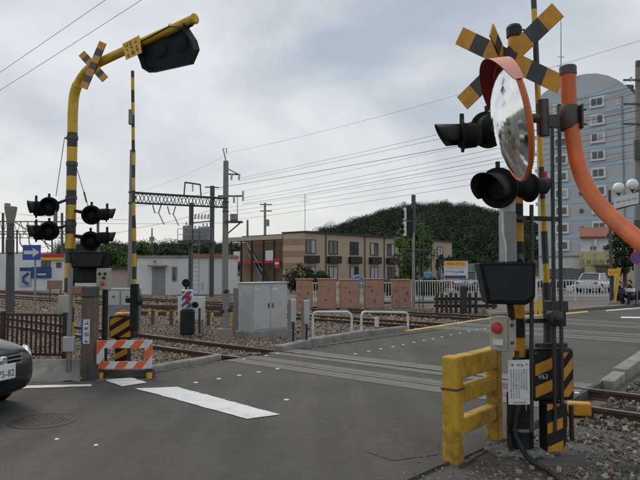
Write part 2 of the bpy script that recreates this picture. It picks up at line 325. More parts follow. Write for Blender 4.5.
def thing(name, label, cat, loc, group=None):
    o = bpy.data.objects.new(name, None); col.objects.link(o); o.empty_display_size = 0.2
    o.location = loc; WORLD[o.name] = V(loc); o['label'] = label; o['category'] = cat
    if group: o['group'] = group
    return o
def tag(o, label, cat, group=None):
    o['label'] = label; o['category'] = cat
    if group: o['group'] = group
    return o
def struct(o): o['kind'] = 'structure'; return o
def stuff(o): o['kind'] = 'stuff'; return o
def dup(root, shift, label=None):
    def cp(o, parent, mv):
        c = o.copy(); col.objects.link(c); WORLD[c.name] = WORLD[o.name] + V(shift)
        if parent: c.parent = parent
        if mv: c.location = o.location + V(shift)
        for ch in o.children: cp(ch, c, False)
        return c
    r = cp(root, None, True)
    if label: r['label'] = label
    return r
def text(s, name, parent, center, ux, uy, size, m, depth=0.002, width=None, align='CENTER'):
    """flat lettering standing 3 mm proud of its plate; ux/uy are the reading and up directions"""
    cu = bpy.data.curves.new(name, 'FONT'); cu.body = s; cu.size = size; cu.extrude = depth; cu.align_x = align; cu.align_y = 'CENTER'; cu.resolution_u = 2
    tmp = bpy.data.objects.new(name + '_tmp', cu); col.objects.link(tmp)
    dg = bpy.context.evaluated_depsgraph_get(); me = bpy.data.meshes.new_from_object(tmp.evaluated_get(dg))
    bpy.data.objects.remove(tmp); bpy.data.curves.remove(cu)
    if len(me.vertices) == 0: return None
    ux, uy = V(ux).normalized(), V(uy).normalized(); uz = ux.cross(uy)
    a = np.empty(len(me.vertices) * 3); me.vertices.foreach_get('co', a); a = a.reshape(-1, 3)
    if align == 'CENTER': a[:, 0] -= (a[:, 0].min() + a[:, 0].max()) / 2; a[:, 1] -= (a[:, 1].min() + a[:, 1].max()) / 2
    if width: k = width / max(1e-6, np.ptp(a[:, 0])); a[:, 0] *= k
    w = a[:, :1] * np.array(ux) + a[:, 1:2] * np.array(uy) + a[:, 2:3] * np.array(uz)
    me.vertices.foreach_set('co', w.ravel()); me.materials.clear(); me.materials.append(MATS[m]); me.update()
    o = bpy.data.objects.new(name, me); col.objects.link(o); WORLD[o.name] = V(center)
    if parent: o.parent = parent; o.location = V(center) - WORLD[parent.name]
    else: o.location = V(center)
    return o
def path(pts, n=8):                         # Catmull-Rom through points
    p = [V(q) for q in pts]; p = [p[0] * 2 - p[1]] + p + [p[-1] * 2 - p[-2]]; o = []
    for i in range(1, len(p) - 2):
        for k in range(n):
            t_ = k / n
            o.append(0.5 * ((2 * p[i]) + (p[i + 1] - p[i - 1]) * t_ + (2 * p[i - 1] - 5 * p[i] + 4 * p[i + 1] - p[i + 2]) * t_ ** 2 + (3 * p[i] - p[i - 1] - 3 * p[i + 1] + p[i + 2]) * t_ ** 3))
    o.append(p[-2]); return o
def stripes(p0, p1, step, ms):              # points and materials for a banded straight tube
    p0, p1 = V(p0), V(p1); ln = (p1 - p0).length; d = (p1 - p0) / ln; pts, mm, k, i = [p0], [], 0.0, 0
    while k < ln - 1e-4:
        k = min(k + step, ln); pts.append(p0 + d * k); mm.append(ms[i % len(ms)]); i += 1
    return pts, mm
# ================================================================== the setting
def slab(name, pts, m, z1, z0=-0.25):
    b = MB(); b.prism([V((p[0], p[1], z0)) for p in pts], (0, 0, z1 - z0), m); return struct(b.build(name))
GZ = -0.12
g = MB(); k = 2500
g.add([(-k, -60, GZ), (k, -60, GZ), (k, k, GZ), (-k, k, GZ)], [(0, 1, 2, 3)], 'dirt'); struct(g.build('ground'))
WL, WR = -8.1, -2.2
QS = (8.12, 15.85, 19.5)                    # track centre lines
GA = 0.5335 + 0.03
nk = (G(640, 306.5) - G(560, 313)).normalized()
far_r = G(640, 306.5) + nk * 60
road = [TQ(60, 4.2), G(40, 383), G(92, 380.5), G(150, 373.5), G(222, 359.5), road_at_q(QS[0] - 1.6, WL), G(410, 330), G(491, 317), G(560, 313), G(640, 306.5), far_r,
        far_r + RW * 12, RA(60, WR), road_at_q(4.6, WR), G(497, 442), G(470, 454), G(440, 465), G(395, 485), V((0.5, 2.0, 0)), V((2.0, 0.5, 0)), V((2.5, -20, 0)), V((-80, -20, 0))]
slab('road', road, 'asphalt', 0.0)
slab('verge', [road_at_q(4.6, WR), G(497, 442), G(470, 454), G(440, 465), G(395, 485), V((0.5, 2.0, 0)), V((2.0, 0.5, 0)), V((2.5, -4, 0)), V((9, -4, 0)), TQ(-9, 6.7), road_at_q(6.7, WR + 0.1)], 'concrete_dark', -0.025)
slab('pavement', [G(492, 317.2), G(560, 313.0), G(640, 306.5), far_r, far_r + V((-8, 10, 0)), At(640, 290, 34).xy.to_3d(), At(470, 290, 31).xy.to_3d()], 'sidewalk', 0.1)
slab('parking_lot', [(3, 31.5), (16, 34.5), (60, 62), (60, 100), (3, 100)], 'asphalt_old', -0.02)
# patches of older and newer surfacing, each a sheet 4 mm above the one below
def sheet(name, pts, m, z=0.004):
    b = MB(); b.add([(p[0], p[1], z) for p in pts], [tuple(range(len(pts)))], m)
    a_ = sum(pts[i][0] * pts[(i + 1) % len(pts)][1] - pts[(i + 1) % len(pts)][0] * pts[i][1] for i in range(len(pts)))
    if a_ < 0: b.f = [f[::-1] for f in b.f]
    return struct(b.build(name))
sheet('asphalt_patch', [G(366, 452), G(392, 461), G(438, 455), G(440, 440), G(400, 437)], 'asphalt_patch')
0 and sheet('asphalt_patch', [road_at_q(5.6, WL + .1), road_at_q(5.6, WR - .1), road_at_q(6.75, WR - .1), road_at_q(6.75, WL + .1)], 'asphalt_old')
# ---- painted markings
mk = MB()
def worn(pts, z=0.008):                     # outline with a slightly ragged edge
    o = []
    for i, p in enumerate(pts):
        q = pts[(i + 1) % len(pts)]; n_ = max(2, int((q - p).length / 0.12))
        for j in range(n_):
            t_ = j / n_; w_ = p.lerp(q, t_)
            if 0 < j: w_ = w_ + V((random.uniform(-1, 1), random.uniform(-1, 1), 0)) * 0.012
            o.append((w_.x, w_.y))
    return o
sheet('stop_line_marking', worn([G(135, 388.8), G(177.5, 387.3), G(280, 415), G(247, 419.5)]), 'paint_white', 0.008)
sheet('lane_marking', worn([G(105, 380.5), G(131, 377.8), G(147, 383), G(122, 386.8)]), 'paint_white', 0.008)
sheet('edge_marking', worn([G(-60, 389.5), G(30, 386), G(92, 384.6), G(92, 386.6), G(30, 388.5), G(-60, 396)]), 'paint_white', 0.008)
sheet('lane_marking', worn([G(621, 316.8), G(650, 317.3), G(654, 318.7), G(621, 318.2)]), 'paint_white', 0.008)
sheet('lane_marking', worn([G(606, 310.3), G(644, 307.2), G(644, 308.3), G(606, 311.2)]), 'paint_white', 0.008)
sheet('edge_marking', worn([G(402, 331), G(491, 317.4), G(494, 318.1), G(408, 331.6)]), 'yellow_line', 0.008)
sheet('edge_marking', worn([G(492, 317.4), G(560, 313.3), G(588, 310.8), G(588, 312.4), G(560, 315), G(492, 318.6)]), 'yellow_line', 0.008)
# ---- white reflector studs
st = MB(); st.lathe((0, 0, 0), Z, [(0.036, 0), (0.033, 0.005), (0.02, 0.008), (0.001, 0.009)], 'stud_white', 12)
stud0 = None; nf = nn = nb = 0; ORD = [''] + 'first second third fourth fifth sixth seventh eighth ninth tenth eleventh twelfth thirteenth fourteenth fifteenth'.split()
for px, py in [(195.8, 382.8), (219, 379), (239.3, 375.5), (258.8, 372.2), (277.6, 369), (243.8, 359.3), (266.3, 355.6), (277.5, 353.8), (286.5, 400), (355.5, 354), (368.8, 351.3), (380.8, 349), (393, 347), (403.5, 344.8), (413.8, 342.4), (423.8, 340.6), (433, 339), (441.8, 337), (451, 335), (460, 333.3), (469, 331.7), (477, 330.2), (485, 328.7), (57, 439.5), (96, 445.5), (583, 388), (577, 393)]:
    p = G(px, py) + Z * 0.002
    if px == 583 or px == 577: p = G(px, py, 0.0) + Z * 0.002
    if stud0 is None:
        stud0 = st.build('road_stud', origin=(0, 0, 0)); o = stud0
    else: o = stud0.copy(); col.objects.link(o)
    o.location = p; WORLD[o.name] = p; o.scale = (.62, .62, 1) if px in (57, 96) else (1, 1, 1)
    far = px > 300 and px < 500
    if far: nf += 1
    elif 190 < px < 280 and py > 365: nn += 1
    elif 240 < px < 280: nb += 1
    lab = ('white reflector stud in the asphalt straight below the manhole cover' if px == 57 else 'white reflector stud nearest the bottom edge, right of the manhole cover' if px == 96 else
           'single white reflector stud right of the white stop line end' if px == 286.5 else 'right one of two studs beside the striped gate machine' if px == 583 else 'left one of two studs beside the striped gate machine' if px == 577 else
           ORD[nf] + ' white stud from the near end of the dotted row past the rails' if far else ORD[nn] + ' white stud from the hazard board in the row toward the rails' if py > 365 else ORD[nb] + ' white stud from the left between the near rails')
    tag(o, lab, 'road stud', 'reflector studs in the road')
# ---- manhole cover
mh_ = thing('manhole_cover', 'round dark iron manhole cover set in the asphalt', 'manhole', G(43, 421))
c = G(43, 421); b = MB(); b.lathe(c, Z, [(0.34, 0), (0.34, 0.005), (0.31, 0.008), (0.31, 0.004), (0.001, 0.004)], 'iron', 32); b.build('frame', mh_)
b = MB()
for i in range(-4, 5):
    for j in range(-4, 5):
        if i * i + j * j < 18: b.ob(c + V((i * 0.062, j * 0.062, 0.006)), V((0.02, 0.008, 0)) if (i + j) % 2 else V((0.008, 0.02, 0)), V((-0.008, 0.02, 0)) if (i + j) % 2 else V((-0.02, 0.008, 0)), (0, 0, 0.0012), 'iron')
b.build('tread_pattern', mh_)
# ---- kerbs
def kerb(name, pts, w, h, m='concrete', side=1):
    for i in range(len(pts) - 1):
        p, q = V(pts[i]), V(pts[i + 1]); d = (q - p); ln = d.length; d /= ln; nrm = V((-d.y, d.x, 0)) * side
        n_ = max(1, round(ln / 0.9))
        par = thing_k(name)
        for j in range(n_):
            a_, e_ = p + d * (ln * j / n_ + 0.005), p + d * (ln * (j + 1) / n_ - 0.005)
            jit = random.uniform(-0.008, 0.008)
            b = MB(); b.prism([a_ + Z * -0.2, a_ + nrm * w + Z * -0.2, a_ + nrm * w + Z * (h - 0.01 + jit), a_ + nrm * 0.02 + Z * (h + jit), a_ + Z * (h - 0.03 + jit)], e_ - a_, m)
            b.build('kerb_stone', par, bevel=0.012)
def thing_k(name):
    o = bpy.data.objects.new(name, None); col.objects.link(o); WORLD[o.name] = V((0, 0, 0)); o['kind'] = 'structure'; return o
kerb('kerb', [G(150, 373.5) + R * .02, G(222, 359.5)], 0.16, 0.1)
kerb('kerb', [G(283, 351.5), G(312, 344.5), G(352, 337.5), G(408, 330.2)], 0.2, 0.12)
kr = [G(599, 381), G(612, 372), G(640, 354), G(700, 325)]
kerb('kerb', kr[:2], 0.2, 0.03, side=-1); kerb('kerb', kr[1:], 0.22, 0.075, side=-1)
kerb('kerb', [G(492, 316.5), G(560, 312.8), G(640, 306.2)], 0.2, 0.14)
# sloped concrete foot under the left fence
b = MB(); p0, p1, p2 = G(-60, 384), G(28, 382.5), G(76, 380)
for a_, e_ in ((p0, p1),):
    b.prism([a_, a_ + NQ * 0.75, a_ + NQ * 0.75 + Z * 0.26, a_ + NQ * 0.5 + Z * 0.27], e_ - a_, 'concrete')
b.prism([p1, p1 + NQ * 0.75, p1 + NQ * 0.75 + Z * 0.26, p1 + NQ * 0.5 + Z * 0.27], (p2 - p1) * 0.55, 'concrete')
q1 = p1 + (p2 - p1) * 0.55
b.add([q1, q1 + NQ * 0.75, q1 + NQ * 0.75 + Z * 0.26, q1 + NQ * 0.5 + Z * 0.27, p2, p2 + NQ * 0.5], [(0, 4, 3), (3, 4, 2), (2, 4, 5), (1, 2, 5)], 'concrete')
fk = struct(b.build('footing', bevel=0.01))
# ---- railway tracks
def rail_mesh(q, s0, s1, zt=0.012):
    b = MB(); 
    prof = [(-.06, GZ), (.06, GZ), (.06, GZ + .012), (.009, GZ + .03), (.009, zt - .04), (.033, zt - .033), (.033, zt - .002), (-.033, zt - .002), (-.033, zt - .033), (-.009, zt - .04), (-.009, GZ + .03), (-.06, GZ + .012)]
    b.prism([TQ(s0, q + x, z) for x, z in prof], T * (s1 - s0), 'rail_rust')
    b.box(s0, s1, q - .028, q + .028, zt - .001, zt + .002, 'rail_top', (V((0, 0, 0)), T, NQ)); return b
sl = MB(); sl.box(-.1, .1, -1.0, 1.0, -.12, 0.0, 'sleeper', (V((0, 0, 0)), T, NQ)); sl0 = None
def w_of(p): return p.dot(RW)
for ti, qc in enumerate(QS):
    tr = thing_k('railway_track')
    sa, sb = (-40, 120)
    for e_ in (-GA, GA): rail_mesh(qc + e_, sa, sb).build('rail', tr)
    cnt = 0
    s = -12.0 if ti == 0 else -20
    while s < (40 if ti == 0 else 55):
        p = TQ(s + random.uniform(-.03, .03), qc, GZ + 0.012); w_ = w_of(p)
        if not (WL - 0.3 < w_ < WR + 0.2) and p.y > 3 and (w_ < 0 or p.x / p.y < 0.62):
            if sl0 is None: o = sl.build('sleeper', tr, origin=(0, 0, 0)); sl0 = o
            else: o = bpy.data.objects.new('sleeper', sl0.data); col.objects.link(o); o.parent = tr
            o.location = p
        s += 0.62
    # crossing deck: concrete edge panels and dark strips painting the shade inside the flangeways
    for e_, sg in ((-GA, 1), (GA, -1)):
        for nm, q0, q1, m, z1 in (('edge_panel', -.42, -.05, 'panel_conc', .006), ('flangeway_shade', .036, .10, 'rubber_and_groove_shade', .004), ('edge_panel', .105, .36, 'panel_conc', .006)):
            qa, qb = sorted((qc + e_ + sg * q0, qc + e_ + sg * q1))
            a_, c_ = road_at_q(qa, WL + .05), road_at_q(qa, WR - .05)
            d_ = (c_ - a_); n_ = 1 if nm == 'flangeway_shade' else 4
            for j in range(n_):
                pa, pb = a_ + d_ * (j / n_) + d_.normalized() * 0.006, a_ + d_ * ((j + 1) / n_) - d_.normalized() * 0.006
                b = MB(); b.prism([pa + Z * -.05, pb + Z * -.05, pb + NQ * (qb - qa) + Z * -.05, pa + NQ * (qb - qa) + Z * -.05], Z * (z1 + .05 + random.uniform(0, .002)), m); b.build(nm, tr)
# ---- ballast
def stones(name, pts, smin, smax, zlo, zhi, mats=('stone_a', 'stone_b', 'stone_c', 'stone_d'), pr=(.4, .3, .22, .08)):
    n_ = len(pts); base = np.array([[x, y, z] for z in (-1, 1) for y in (-1, 1) for x in (-1, 1)], float)
    fs = np.array([(0, 2, 3, 1), (4, 5, 7, 6), (0, 1, 5, 4), (2, 6, 7, 3), (0, 4, 6, 2), (1, 3, 7, 5)])
    sz = rng.uniform(smin, smax, (n_, 1, 1)) * rng.uniform(.5, 1.1, (n_, 1, 3))
    v = (base[None] * rng.uniform(.45, 1.0, (n_, 8, 3))) * sz * 0.5
    ax = rng.normal(size=(n_, 3)); ax /= np.linalg.norm(ax, axis=1)[:, None]; th = rng.uniform(0, 6.28, n_)
    K = np.zeros((n_, 3, 3)); K[:, 0, 1] = -ax[:, 2]; K[:, 0, 2] = ax[:, 1]; K[:, 1, 0] = ax[:, 2]; K[:, 1, 2] = -ax[:, 0]; K[:, 2, 0] = -ax[:, 1]; K[:, 2, 1] = ax[:, 0]
    Rm = np.eye(3)[None] + np.sin(th)[:, None, None] * K + (1 - np.cos(th))[:, None, None] * (K @ K)
    v = np.einsum('nij,nkj->nki', Rm, v); v[:, :, :2] += pts[:, None, :]; v[:, :, 2] += rng.uniform(zlo, zhi, (n_, 1))
    f = (fs[None] + (np.arange(n_) * 8)[:, None, None]).reshape(-1, 4)
    me = bpy.data.meshes.new(name); me.from_pydata(v.reshape(-1, 3).tolist(), [], f.tolist())
    for m in mats: me.materials.append(MATS[m])
    me.polygons.foreach_set('material_index', np.repeat(rng.choice(len(mats), n_, p=pr), 6).astype(np.int32)); me.update()
    o = bpy.data.objects.new(name, me); col.objects.link(o); return stuff(o)
t2, n2_, rw2 = np.array(T)[:2], np.array(NQ)[:2], np.array(RW)[:2]
def sample(n_, s0, s1, q0, q1, cond, gap=False, p=1.0):
    s = s0 + (s1 - s0) * rng.uniform(0, 1, n_) ** p; q = rng.uniform(q0, q1, n_)
    pts = s[:, None] * t2 + q[:, None] * n2_; w = pts @ rw2
    ok = cond(pts, w, q, s)
    if gap:
        for qc in QS:
            for e_ in (-GA, GA): ok &= np.abs(q - qc - e_) > .05
    return pts[ok]
o = stones('ballast', sample(80000, -2, 26, 5.3, 11.5, lambda p, w, q, s: (w < WL - .25) & (p[:, 1] > 5), True, 1.6), .03, .068, GZ, GZ + .045)
tag(o, 'brown crushed stone ballast along the near track', 'ballast')
o = stones('ballast', sample(42000, -16, 40, 11.5, 24, lambda p, w, q, s: (w < WL - .25) & (p[:, 1] > 12), True), .05, .11, GZ, GZ + .05)
tag(o, 'grey brown stone ballast around the far tracks', 'ballast')
o = stones('ballast', sample(42000, -9, 8, 6.3, 15, lambda p, w, q, s: (w > WR + .3) & (p[:, 1] > 3) & (p[:, 0] < p[:, 1] * .62), True), .035, .08, GZ, GZ + .06, pr=(.2, .06, .68, .06))
tag(o, 'grey crushed stone ballast right of the road', 'ballast')
o = stones('gravel', sample(26000, -5, 5, 2.5, 6.8, lambda p, w, q, s: (w > WR + .5 + .35 * np.sin(q * 5)) & (p[:, 1] > 3) & (p[:, 0] < p[:, 1] * .62) & (p[:, 0] > .3 * p[:, 1]) & (rng.uniform(size=len(w)) < np.clip((w - WR) * .5 + .1, 0, 1))), .015, .06, -.03, -.005, pr=(.22, .06, .64, .08))
tag(o, 'loose grey gravel strewn round the right signal post', 'gravel')
o = stones('gravel', sample(4000, -3, 6, 2.5, 6.5, lambda p, w, q, s: (np.abs(w - WR - .1) < .5) & (p[:, 1] > 3)), .008, .025, -.02, .004)
tag(o, 'fine grit along the asphalt edge by the yellow barrier', 'gravel')
o = stones('grit', sample(45000, -5, 6, 2.3, 6.7, lambda p, w, q, s: (w > WR + .15) & (p[:, 1] > 3.2) & (p[:, 0] < p[:, 1] * .6) & (p[:, 0] > .12 * p[:, 1])), .007, .022, -.028, -.018, pr=(.22, .06, .67, .05))
tag(o, 'dark grey grit covering the verge round the signal footing', 'grit')
ed = rng.uniform(0, 1, 2600); ea, eb = np.array(G(92, 381))[:2], np.array(G(222, 360.5))[:2]; ec, ee = np.array(G(285, 352))[:2], np.array(G(408, 331))[:2]
ep = np.where((rng.uniform(size=2600) < .5)[:, None], ea + (eb - ea) * ed[:, None], ec + (ee - ec) * ed[:, None]) + rng.uniform(0, 1, (2600, 1)) ** 2 * .35 * np.array(RW)[:2]
o = stones('grit', ep, .006, .022, .0, .005); tag(o, 'scattered grit along the left kerbs of the road', 'grit')
# ================================================================== helpers for signals
def clip_poly(poly, a_, b_, c_):            # keep a*x+b*y<=c
    o = []
    for i in range(len(poly)):
        p, q = poly[i], poly[(i + 1) % len(poly)]; dp, dq = a_ * p[0] + b_ * p[1] - c_, a_ * q[0] + b_ * q[1] - c_
        if dp <= 0: o.append(p)
        if (dp < 0 < dq) or (dq < 0 < dp):
            t_ = dp / (dp - dq); o.append((p[0] + (q[0] - p[0]) * t_, p[1] + (q[1] - p[1]) * t_))
    return o
def stripe_face(mb, o, ux, uy, w, h, nrm, width, slope, m, phase=0.0, duty=0.5, hole=None, th=0.003):
    """diagonal bands applied to a rectangular face as thin film, th proud"""
    k = phase - 3 * width
    rects = [[(0, 0), (w, 0), (w, h), (0, h)]]
    if hole:
        x0, x1, y0, y1 = hole; rects = [[(0, 0), (w, 0), (w, y0), (0, y0)], [(0, y1), (w, y1), (w, h), (0, h)], [(0, y0), (x0, y0), (x0, y1), (0, y1)], [(x1, y0), (w, y0), (w, y1), (x1, y1)]]
    while k < h + w * abs(slope) + 3 * width:
        for rc in rects:
            pl = clip_poly(rc, -slope, 1, k + width * duty); pl = clip_poly(pl, slope, -1, -k) if len(pl) > 2 else []
            if len(pl) > 2: mb.prism([V(o) + V(ux) * p[0] + V(uy) * p[1] + V(nrm) * 0.0005 for p in pl], V(nrm) * th, m)
        k += width
def glyph(mb, c, ux, uy, s, nrm, m='ink', seed=0):     # one illegible printed character: a few strokes
    r_ = random.Random(seed); hw = s * 0.42
    for i in range(r_.choice((2, 3))):
        y_ = r_.uniform(-hw, hw); mb.ob(V(c) + V(uy) * y_ + V(nrm) * .0012, V(ux) * (hw * r_.uniform(.6, 1)), V(uy) * (s * .055), V(nrm) * .0008, m)
    for i in range(r_.choice((1, 2))):
        x_ = r_.uniform(-hw, hw); mb.ob(V(c) + V(ux) * x_ + V(nrm) * .0016, V(ux) * (s * .055), V(uy) * (hw * r_.uniform(.6, 1)), V(nrm) * .0008, m)
def lamp(parent, c, d, r=0.16, arm_from=None, vis=0.2):
    c, d = V(c), V(d).normalized()
    b = MB(); b.lathe(c, d, [(0.001, -.17), (r * .45, -.165), (r * .72, -.12), (r * .78, -.02), (r, -.012), (r, 0.004), (r * .72, 0.006), (r * .70, .03), (r * .66, .03), (r * .66, .005)], 'black_matte', 26)
    b.lathe(c, Z, [(0.02, r * .7), (0.02, r + .05), (0.001, r + .055)], 'black', 8)
    lm = b.build('signal_lamp', parent)
    ref = (Z - d * Z.dot(d)).normalized(); w = d.cross(ref); n_ = 22; vs_, fs = [], []
    for i in range(n_ + 1):
        a_ = rad(-125 + 250 * i / n_); k = (0.5 + 0.5 * math.cos(a_ * .72))
        u = ref * math.cos(a_) + w * math.sin(a_)
        for rr, hh in ((r * .72, .005), (r * .74, .02 + vis * .5 * k), (r * .78, .03 + vis * k)): vs_.append(c + u * rr + d * hh)
    for i in range(n_):
        for j in range(2): fs.append((i * 3 + j, i * 3 + j + 1, (i + 1) * 3 + j + 1, (i + 1) * 3 + j))
    b = MB(); b.add(vs_, fs, 'black', True); b.build('visor', lm, solid=0.006)
    b = MB(); b.lathe(c, d, [(r * .65, .008), (r * .5, .022), (r * .25, .032), (.001, .035)], 'lens_red', 20); b.build('lens', lm)
    if arm_from is not None:
        b = MB(); b.tube([V(arm_from), c - d * .08], 0.02, 'black_steel', 8); b.build('lamp_arm', parent)
    return lm
def buck_board(parent, p00, p01, p10, p11, nrm, mats, name='crossbuck_board', nseg=7, th=0.014):
    b = MB()
    for i in range(nseg):
        a_, e_ = i / nseg, (i + 1) / nseg
        q = [p00.lerp(p10, a_), p00.lerp(p10, e_), p01.lerp(p11, e_), p01.lerp(p11, a_)]
        b.prism(q, V(nrm) * th, mats[i % 2])
    return b.build(name, parent)
# ================================================================== right crossing signal
D0 = 5.45
PB = G(520.5, 452, -0.02); f_ = -R
sig = thing('crossing_signal', 'black and orange banded crossing signal post with crossbuck beside the mirror', 'crossing signal', PB)
def zat(py, D=D0): return At(320, py, D).z
pts, mm = stripes(PB + Z * .5, V((PB.x, PB.y, zat(30))), 0.172, ['orange_yellow', 'black'])
b = MB(); b.tube(pts, 0.056, mm, 20); b.build('post', sig)
b = MB(); b.lathe(V((PB.x, PB.y, zat(31))), Z, [(.058, 0), (.068, .004), (.07, .09), (.055, .115), (.001, .12)], 'black', 20); b.tube([V((PB.x, PB.y, zat(24))), V((PB.x + .09, PB.y - .03, zat(24)))], .008, 'black', 6); b.build('post_cap', sig)
b = MB(); b.lathe(PB, Z, [(.115, -.02), (.115, .30), (.112, .31), (.112, .52), (.06, .53)], 'black', 24)
sl_ = b.build('sleeve', sig)
b = MB(); b.lathe(PB + Z * .2, Z, [(.114, 0), (.122, .002), (.122, .026), (.114, .028)], 'grey_steel', 24); b.tube([PB + V((-.14, -.04, .213)), PB + V((-.1, -.06, .213))], .012, 'grey_steel', 6); b.build('clamp_ring', sig)
vd = V((PB.x, PB.y, 0)).normalized(); vr = V((vd.y, -vd.x, 0))
text('X 1', 'marking', sl_, V((PB.x, PB.y, zat(408))) - vd * .1165 + vr * .008, vr, Z, 0.075, 'white_sign', .001)
# crossbuck: two boards lying on a plane in front of the post
pc = PB - R * .075; pA, pBk = pc, pc + R * .016
cr = lambda px, py, p: OnP(px, py, p, R)
MY = ['orange_yellow', 'black_sign']
buck_board(sig, cr(463.8, 27.5, pA), cr(455.8, 44.5, pA), cr(564, 75.5, pA), cr(557.5, 93.8, pA), -R, MY)
buck_board(sig, cr(552.5, 3.5, pBk), cr(564, 16.5, pBk), cr(457.5, 97.5, pBk), cr(467.5, 109.5, pBk), -R, MY)
# second crossbuck, turned towards the side street, nearly edge-on
h = V((.60, .80, 0)).normalized(); hn = V((-.80, .60, 0)).normalized(); cb = V((PB.x, PB.y, zat(56))) + hn * .07
for sg in (1, -1):
    a_, e_ = cb - h * .36 + Z * (.21 * sg), cb + h * .36 - Z * (.21 * sg); up_ = Z * .065 + h * (.04 * sg)
    buck_board(sig, a_ + up_, a_ - up_, e_ + up_, e_ - up_, hn, MY)
# lamps
def PX(py): return V((PB.x, PB.y, zat(py)))
lamp(sig, At(462, 136, 5.3), (-.97, .12, -.02), .142, PX(118), .2)
lamp(sig, At(487, 130, 5.45), (-.25, .96, 0), .165, PX(118), .2)
lamp(sig, At(498, 188, 5.25), (-.66, -.73, -.14), .175, PX(172), .25)
lamp(sig, At(530, 188, 5.6), (.93, .35, 0), .13, PX(172), .16)
b = MB()
for py in (118, 172):
    c = PX(py); b.lathe(c, Z, [(.06, -.03), (.072, -.025), (.072, .025), (.06, .03)], 'black_steel', 16)
b.build('bracket_collar', sig)
# grey relay box, black train-direction box, button box, notice
ro = At(510.5, 262, 5.3); fr = (ro, V((.99, -.1, 0)), V((.1, .99, 0)))
b = MB(); b.box(-.052, .052, -.02, .24, 0, .42, 'grey_steel', fr); rb = b.build('relay_box', sig, bevel=.006)
b = MB()
for i in range(9): b.box(-.048, .048, -.014 + i * .028, .002 + i * .028, .43, .56, 'silver_cab', fr)
b.box(-.044, .044, -.012, .23, .415, .55, 'grey_steel', fr); b.build('cooling_fins', rb)
b = MB(); b.tube(path([At(502, 208, 5.27), At(503, 232, 5.25), At(505.5, 245, 5.25), At(506, 262, 5.25)], 6), .008, 'white_paint', 6); b.build('conduit', sig)
ip = At(508, 300, 5.12)
pl = [OnP(x, y, ip, V((.05, 1, 0)).normalized()) for x, y in ((479, 262.5), (536, 262), (535.5, 298), (527, 305), (488, 304))]
b = MB(); b.prism(pl, V((.03, .30, 0)), 'black_matte'); bx_ = b.build('direction_indicator', sig, bevel=.012)
b = MB(); q = [OnP(x, y, ip - Y * .002, V((.05, 1, 0)).normalized()) for x, y in ((483, 266), (533, 265.5), (532.5, 296), (525, 301), (491, 300.5))]; b.prism(q, V((0, -.006, 0)), 'black'); b.build('back_plate', bx_, bevel=.003)
b = MB(); b.tube([At(510, 303, 5.2), At(512, 318, 5.3)], .03, 'black_steel', 10); b.build('indicator_bracket', sig); b = MB(); b.tube([At(520, 262, 5.3), At(520, 256, 5.4)], .03, 'black_steel', 8); b.build('indicator_bracket', sig)
e1, e2 = V((.72, -.69, 0)).normalized(), V((.69, .72, 0)).normalized()   # box corner points at the camera
bc = At(507, 352, 5.22)
b = MB(); b.box(-.155, 0, 0, .165, 0, .285, 'beige_box', (bc, e1, e2)); bb = b.build('emergency_button_box', sig, bevel=.006)
b = MB(); ce = bc - e1 * .085 + Z * .195; b.lathe(ce, -e2, [(.048, 0), (.048, .012), (.042, .03), (.001, .036)], 'red_button', 20); b.build('red_button', bb)
b = MB(); b.box(-.13, -.035, -.003, 0, .05, .10, 'white_sign', (bc, e1, e2)); b.build('label_plate', bb)
b = MB()
for z_ in (.07, .22): b.ob(bc + e1 * .012 + e2 * .07 + Z * z_, e1 * .01, e2 * .02, Z * .012, 'dark_steel')
b.ob(bc + e1 * .004 + e2 * .085 + Z * .145, e1 * .004, e2 * .07, Z * .12, 'beige_box'); b.build('door_latch', bb, bevel=.002)
sn = V((-.16, -.98, 0)).normalized(); sp = At(519, 405, 5.2)
c4 = [OnP(x, y, sp, sn) for x, y in ((508.5, 404.5), (530, 404.5), (529.3, 359.5), (508, 360.5))]
b = MB(); b.prism(c4, -sn * .004, 'white_sign'); npl = b.build('notice_plate', sig)
ux, uy = (c4[1] - c4[0]).normalized(), Z; W_, H_ = (c4[1] - c4[0]).length, (c4[3] - c4[0]).length
b = MB()
for i, x_ in enumerate((.2, .5, .68, .86)): glyph(b, c4[0] + ux * (W_ * x_) + uy * (H_ * .9), ux, uy, .024, sn, seed=i)
for i in range(7):
    x_ = .14 + i * .12; big = i in (0, 5)
    n_ = int((H_ * (.68 if i < 4 else .5)) / (.017 if big else .0125))
    for j in range(n_):
        y_ = H_ * .8 - (j + .5) * (.017 if big else .0125)
        glyph(b, c4[0] + ux * (W_ * x_) + uy * y_, ux, uy, .014 if big else .0105, sn, seed=100 + i * 50 + j)
for j in range(10): glyph(b, c4[0] + ux * (W_ * (.25 + .06 * j)) + uy * (H_ * .045), ux, uy, .0105, sn, seed=900 + j)
b.build('printed_text', npl)
b = MB(); b.tube([At(531.5, 205, 5.5), At(531.5, 432, 5.35)], .019, 'black_steel', 10); b.build('conduit', sig)
b = MB(); b.tube([At(517, 351, 5.3), At(515.5, 400, 5.26), PB + V((-.13, -.1, .2)), PB + V((-.12, -.12, .05))], .02, 'rubber_and_groove_shade', 8); b.build('conduit', sig)
b = MB()
b.box(-.02, .44, -.02, .02, -.02, .02, 'black_steel', (At(518, 218, 5.5), V((.96, .28, 0)), V((-.28, .96, 0))))
b.build('cross_arm', sig, bevel=.004)
b = MB(); b.box(-.02, .32, -.02, .02, -.02, .02, 'black_steel', (At(527, 321, 5.45), V((.96, .28, 0)), V((-.28, .96, 0)))); b.build('cross_arm', sig, bevel=.004)
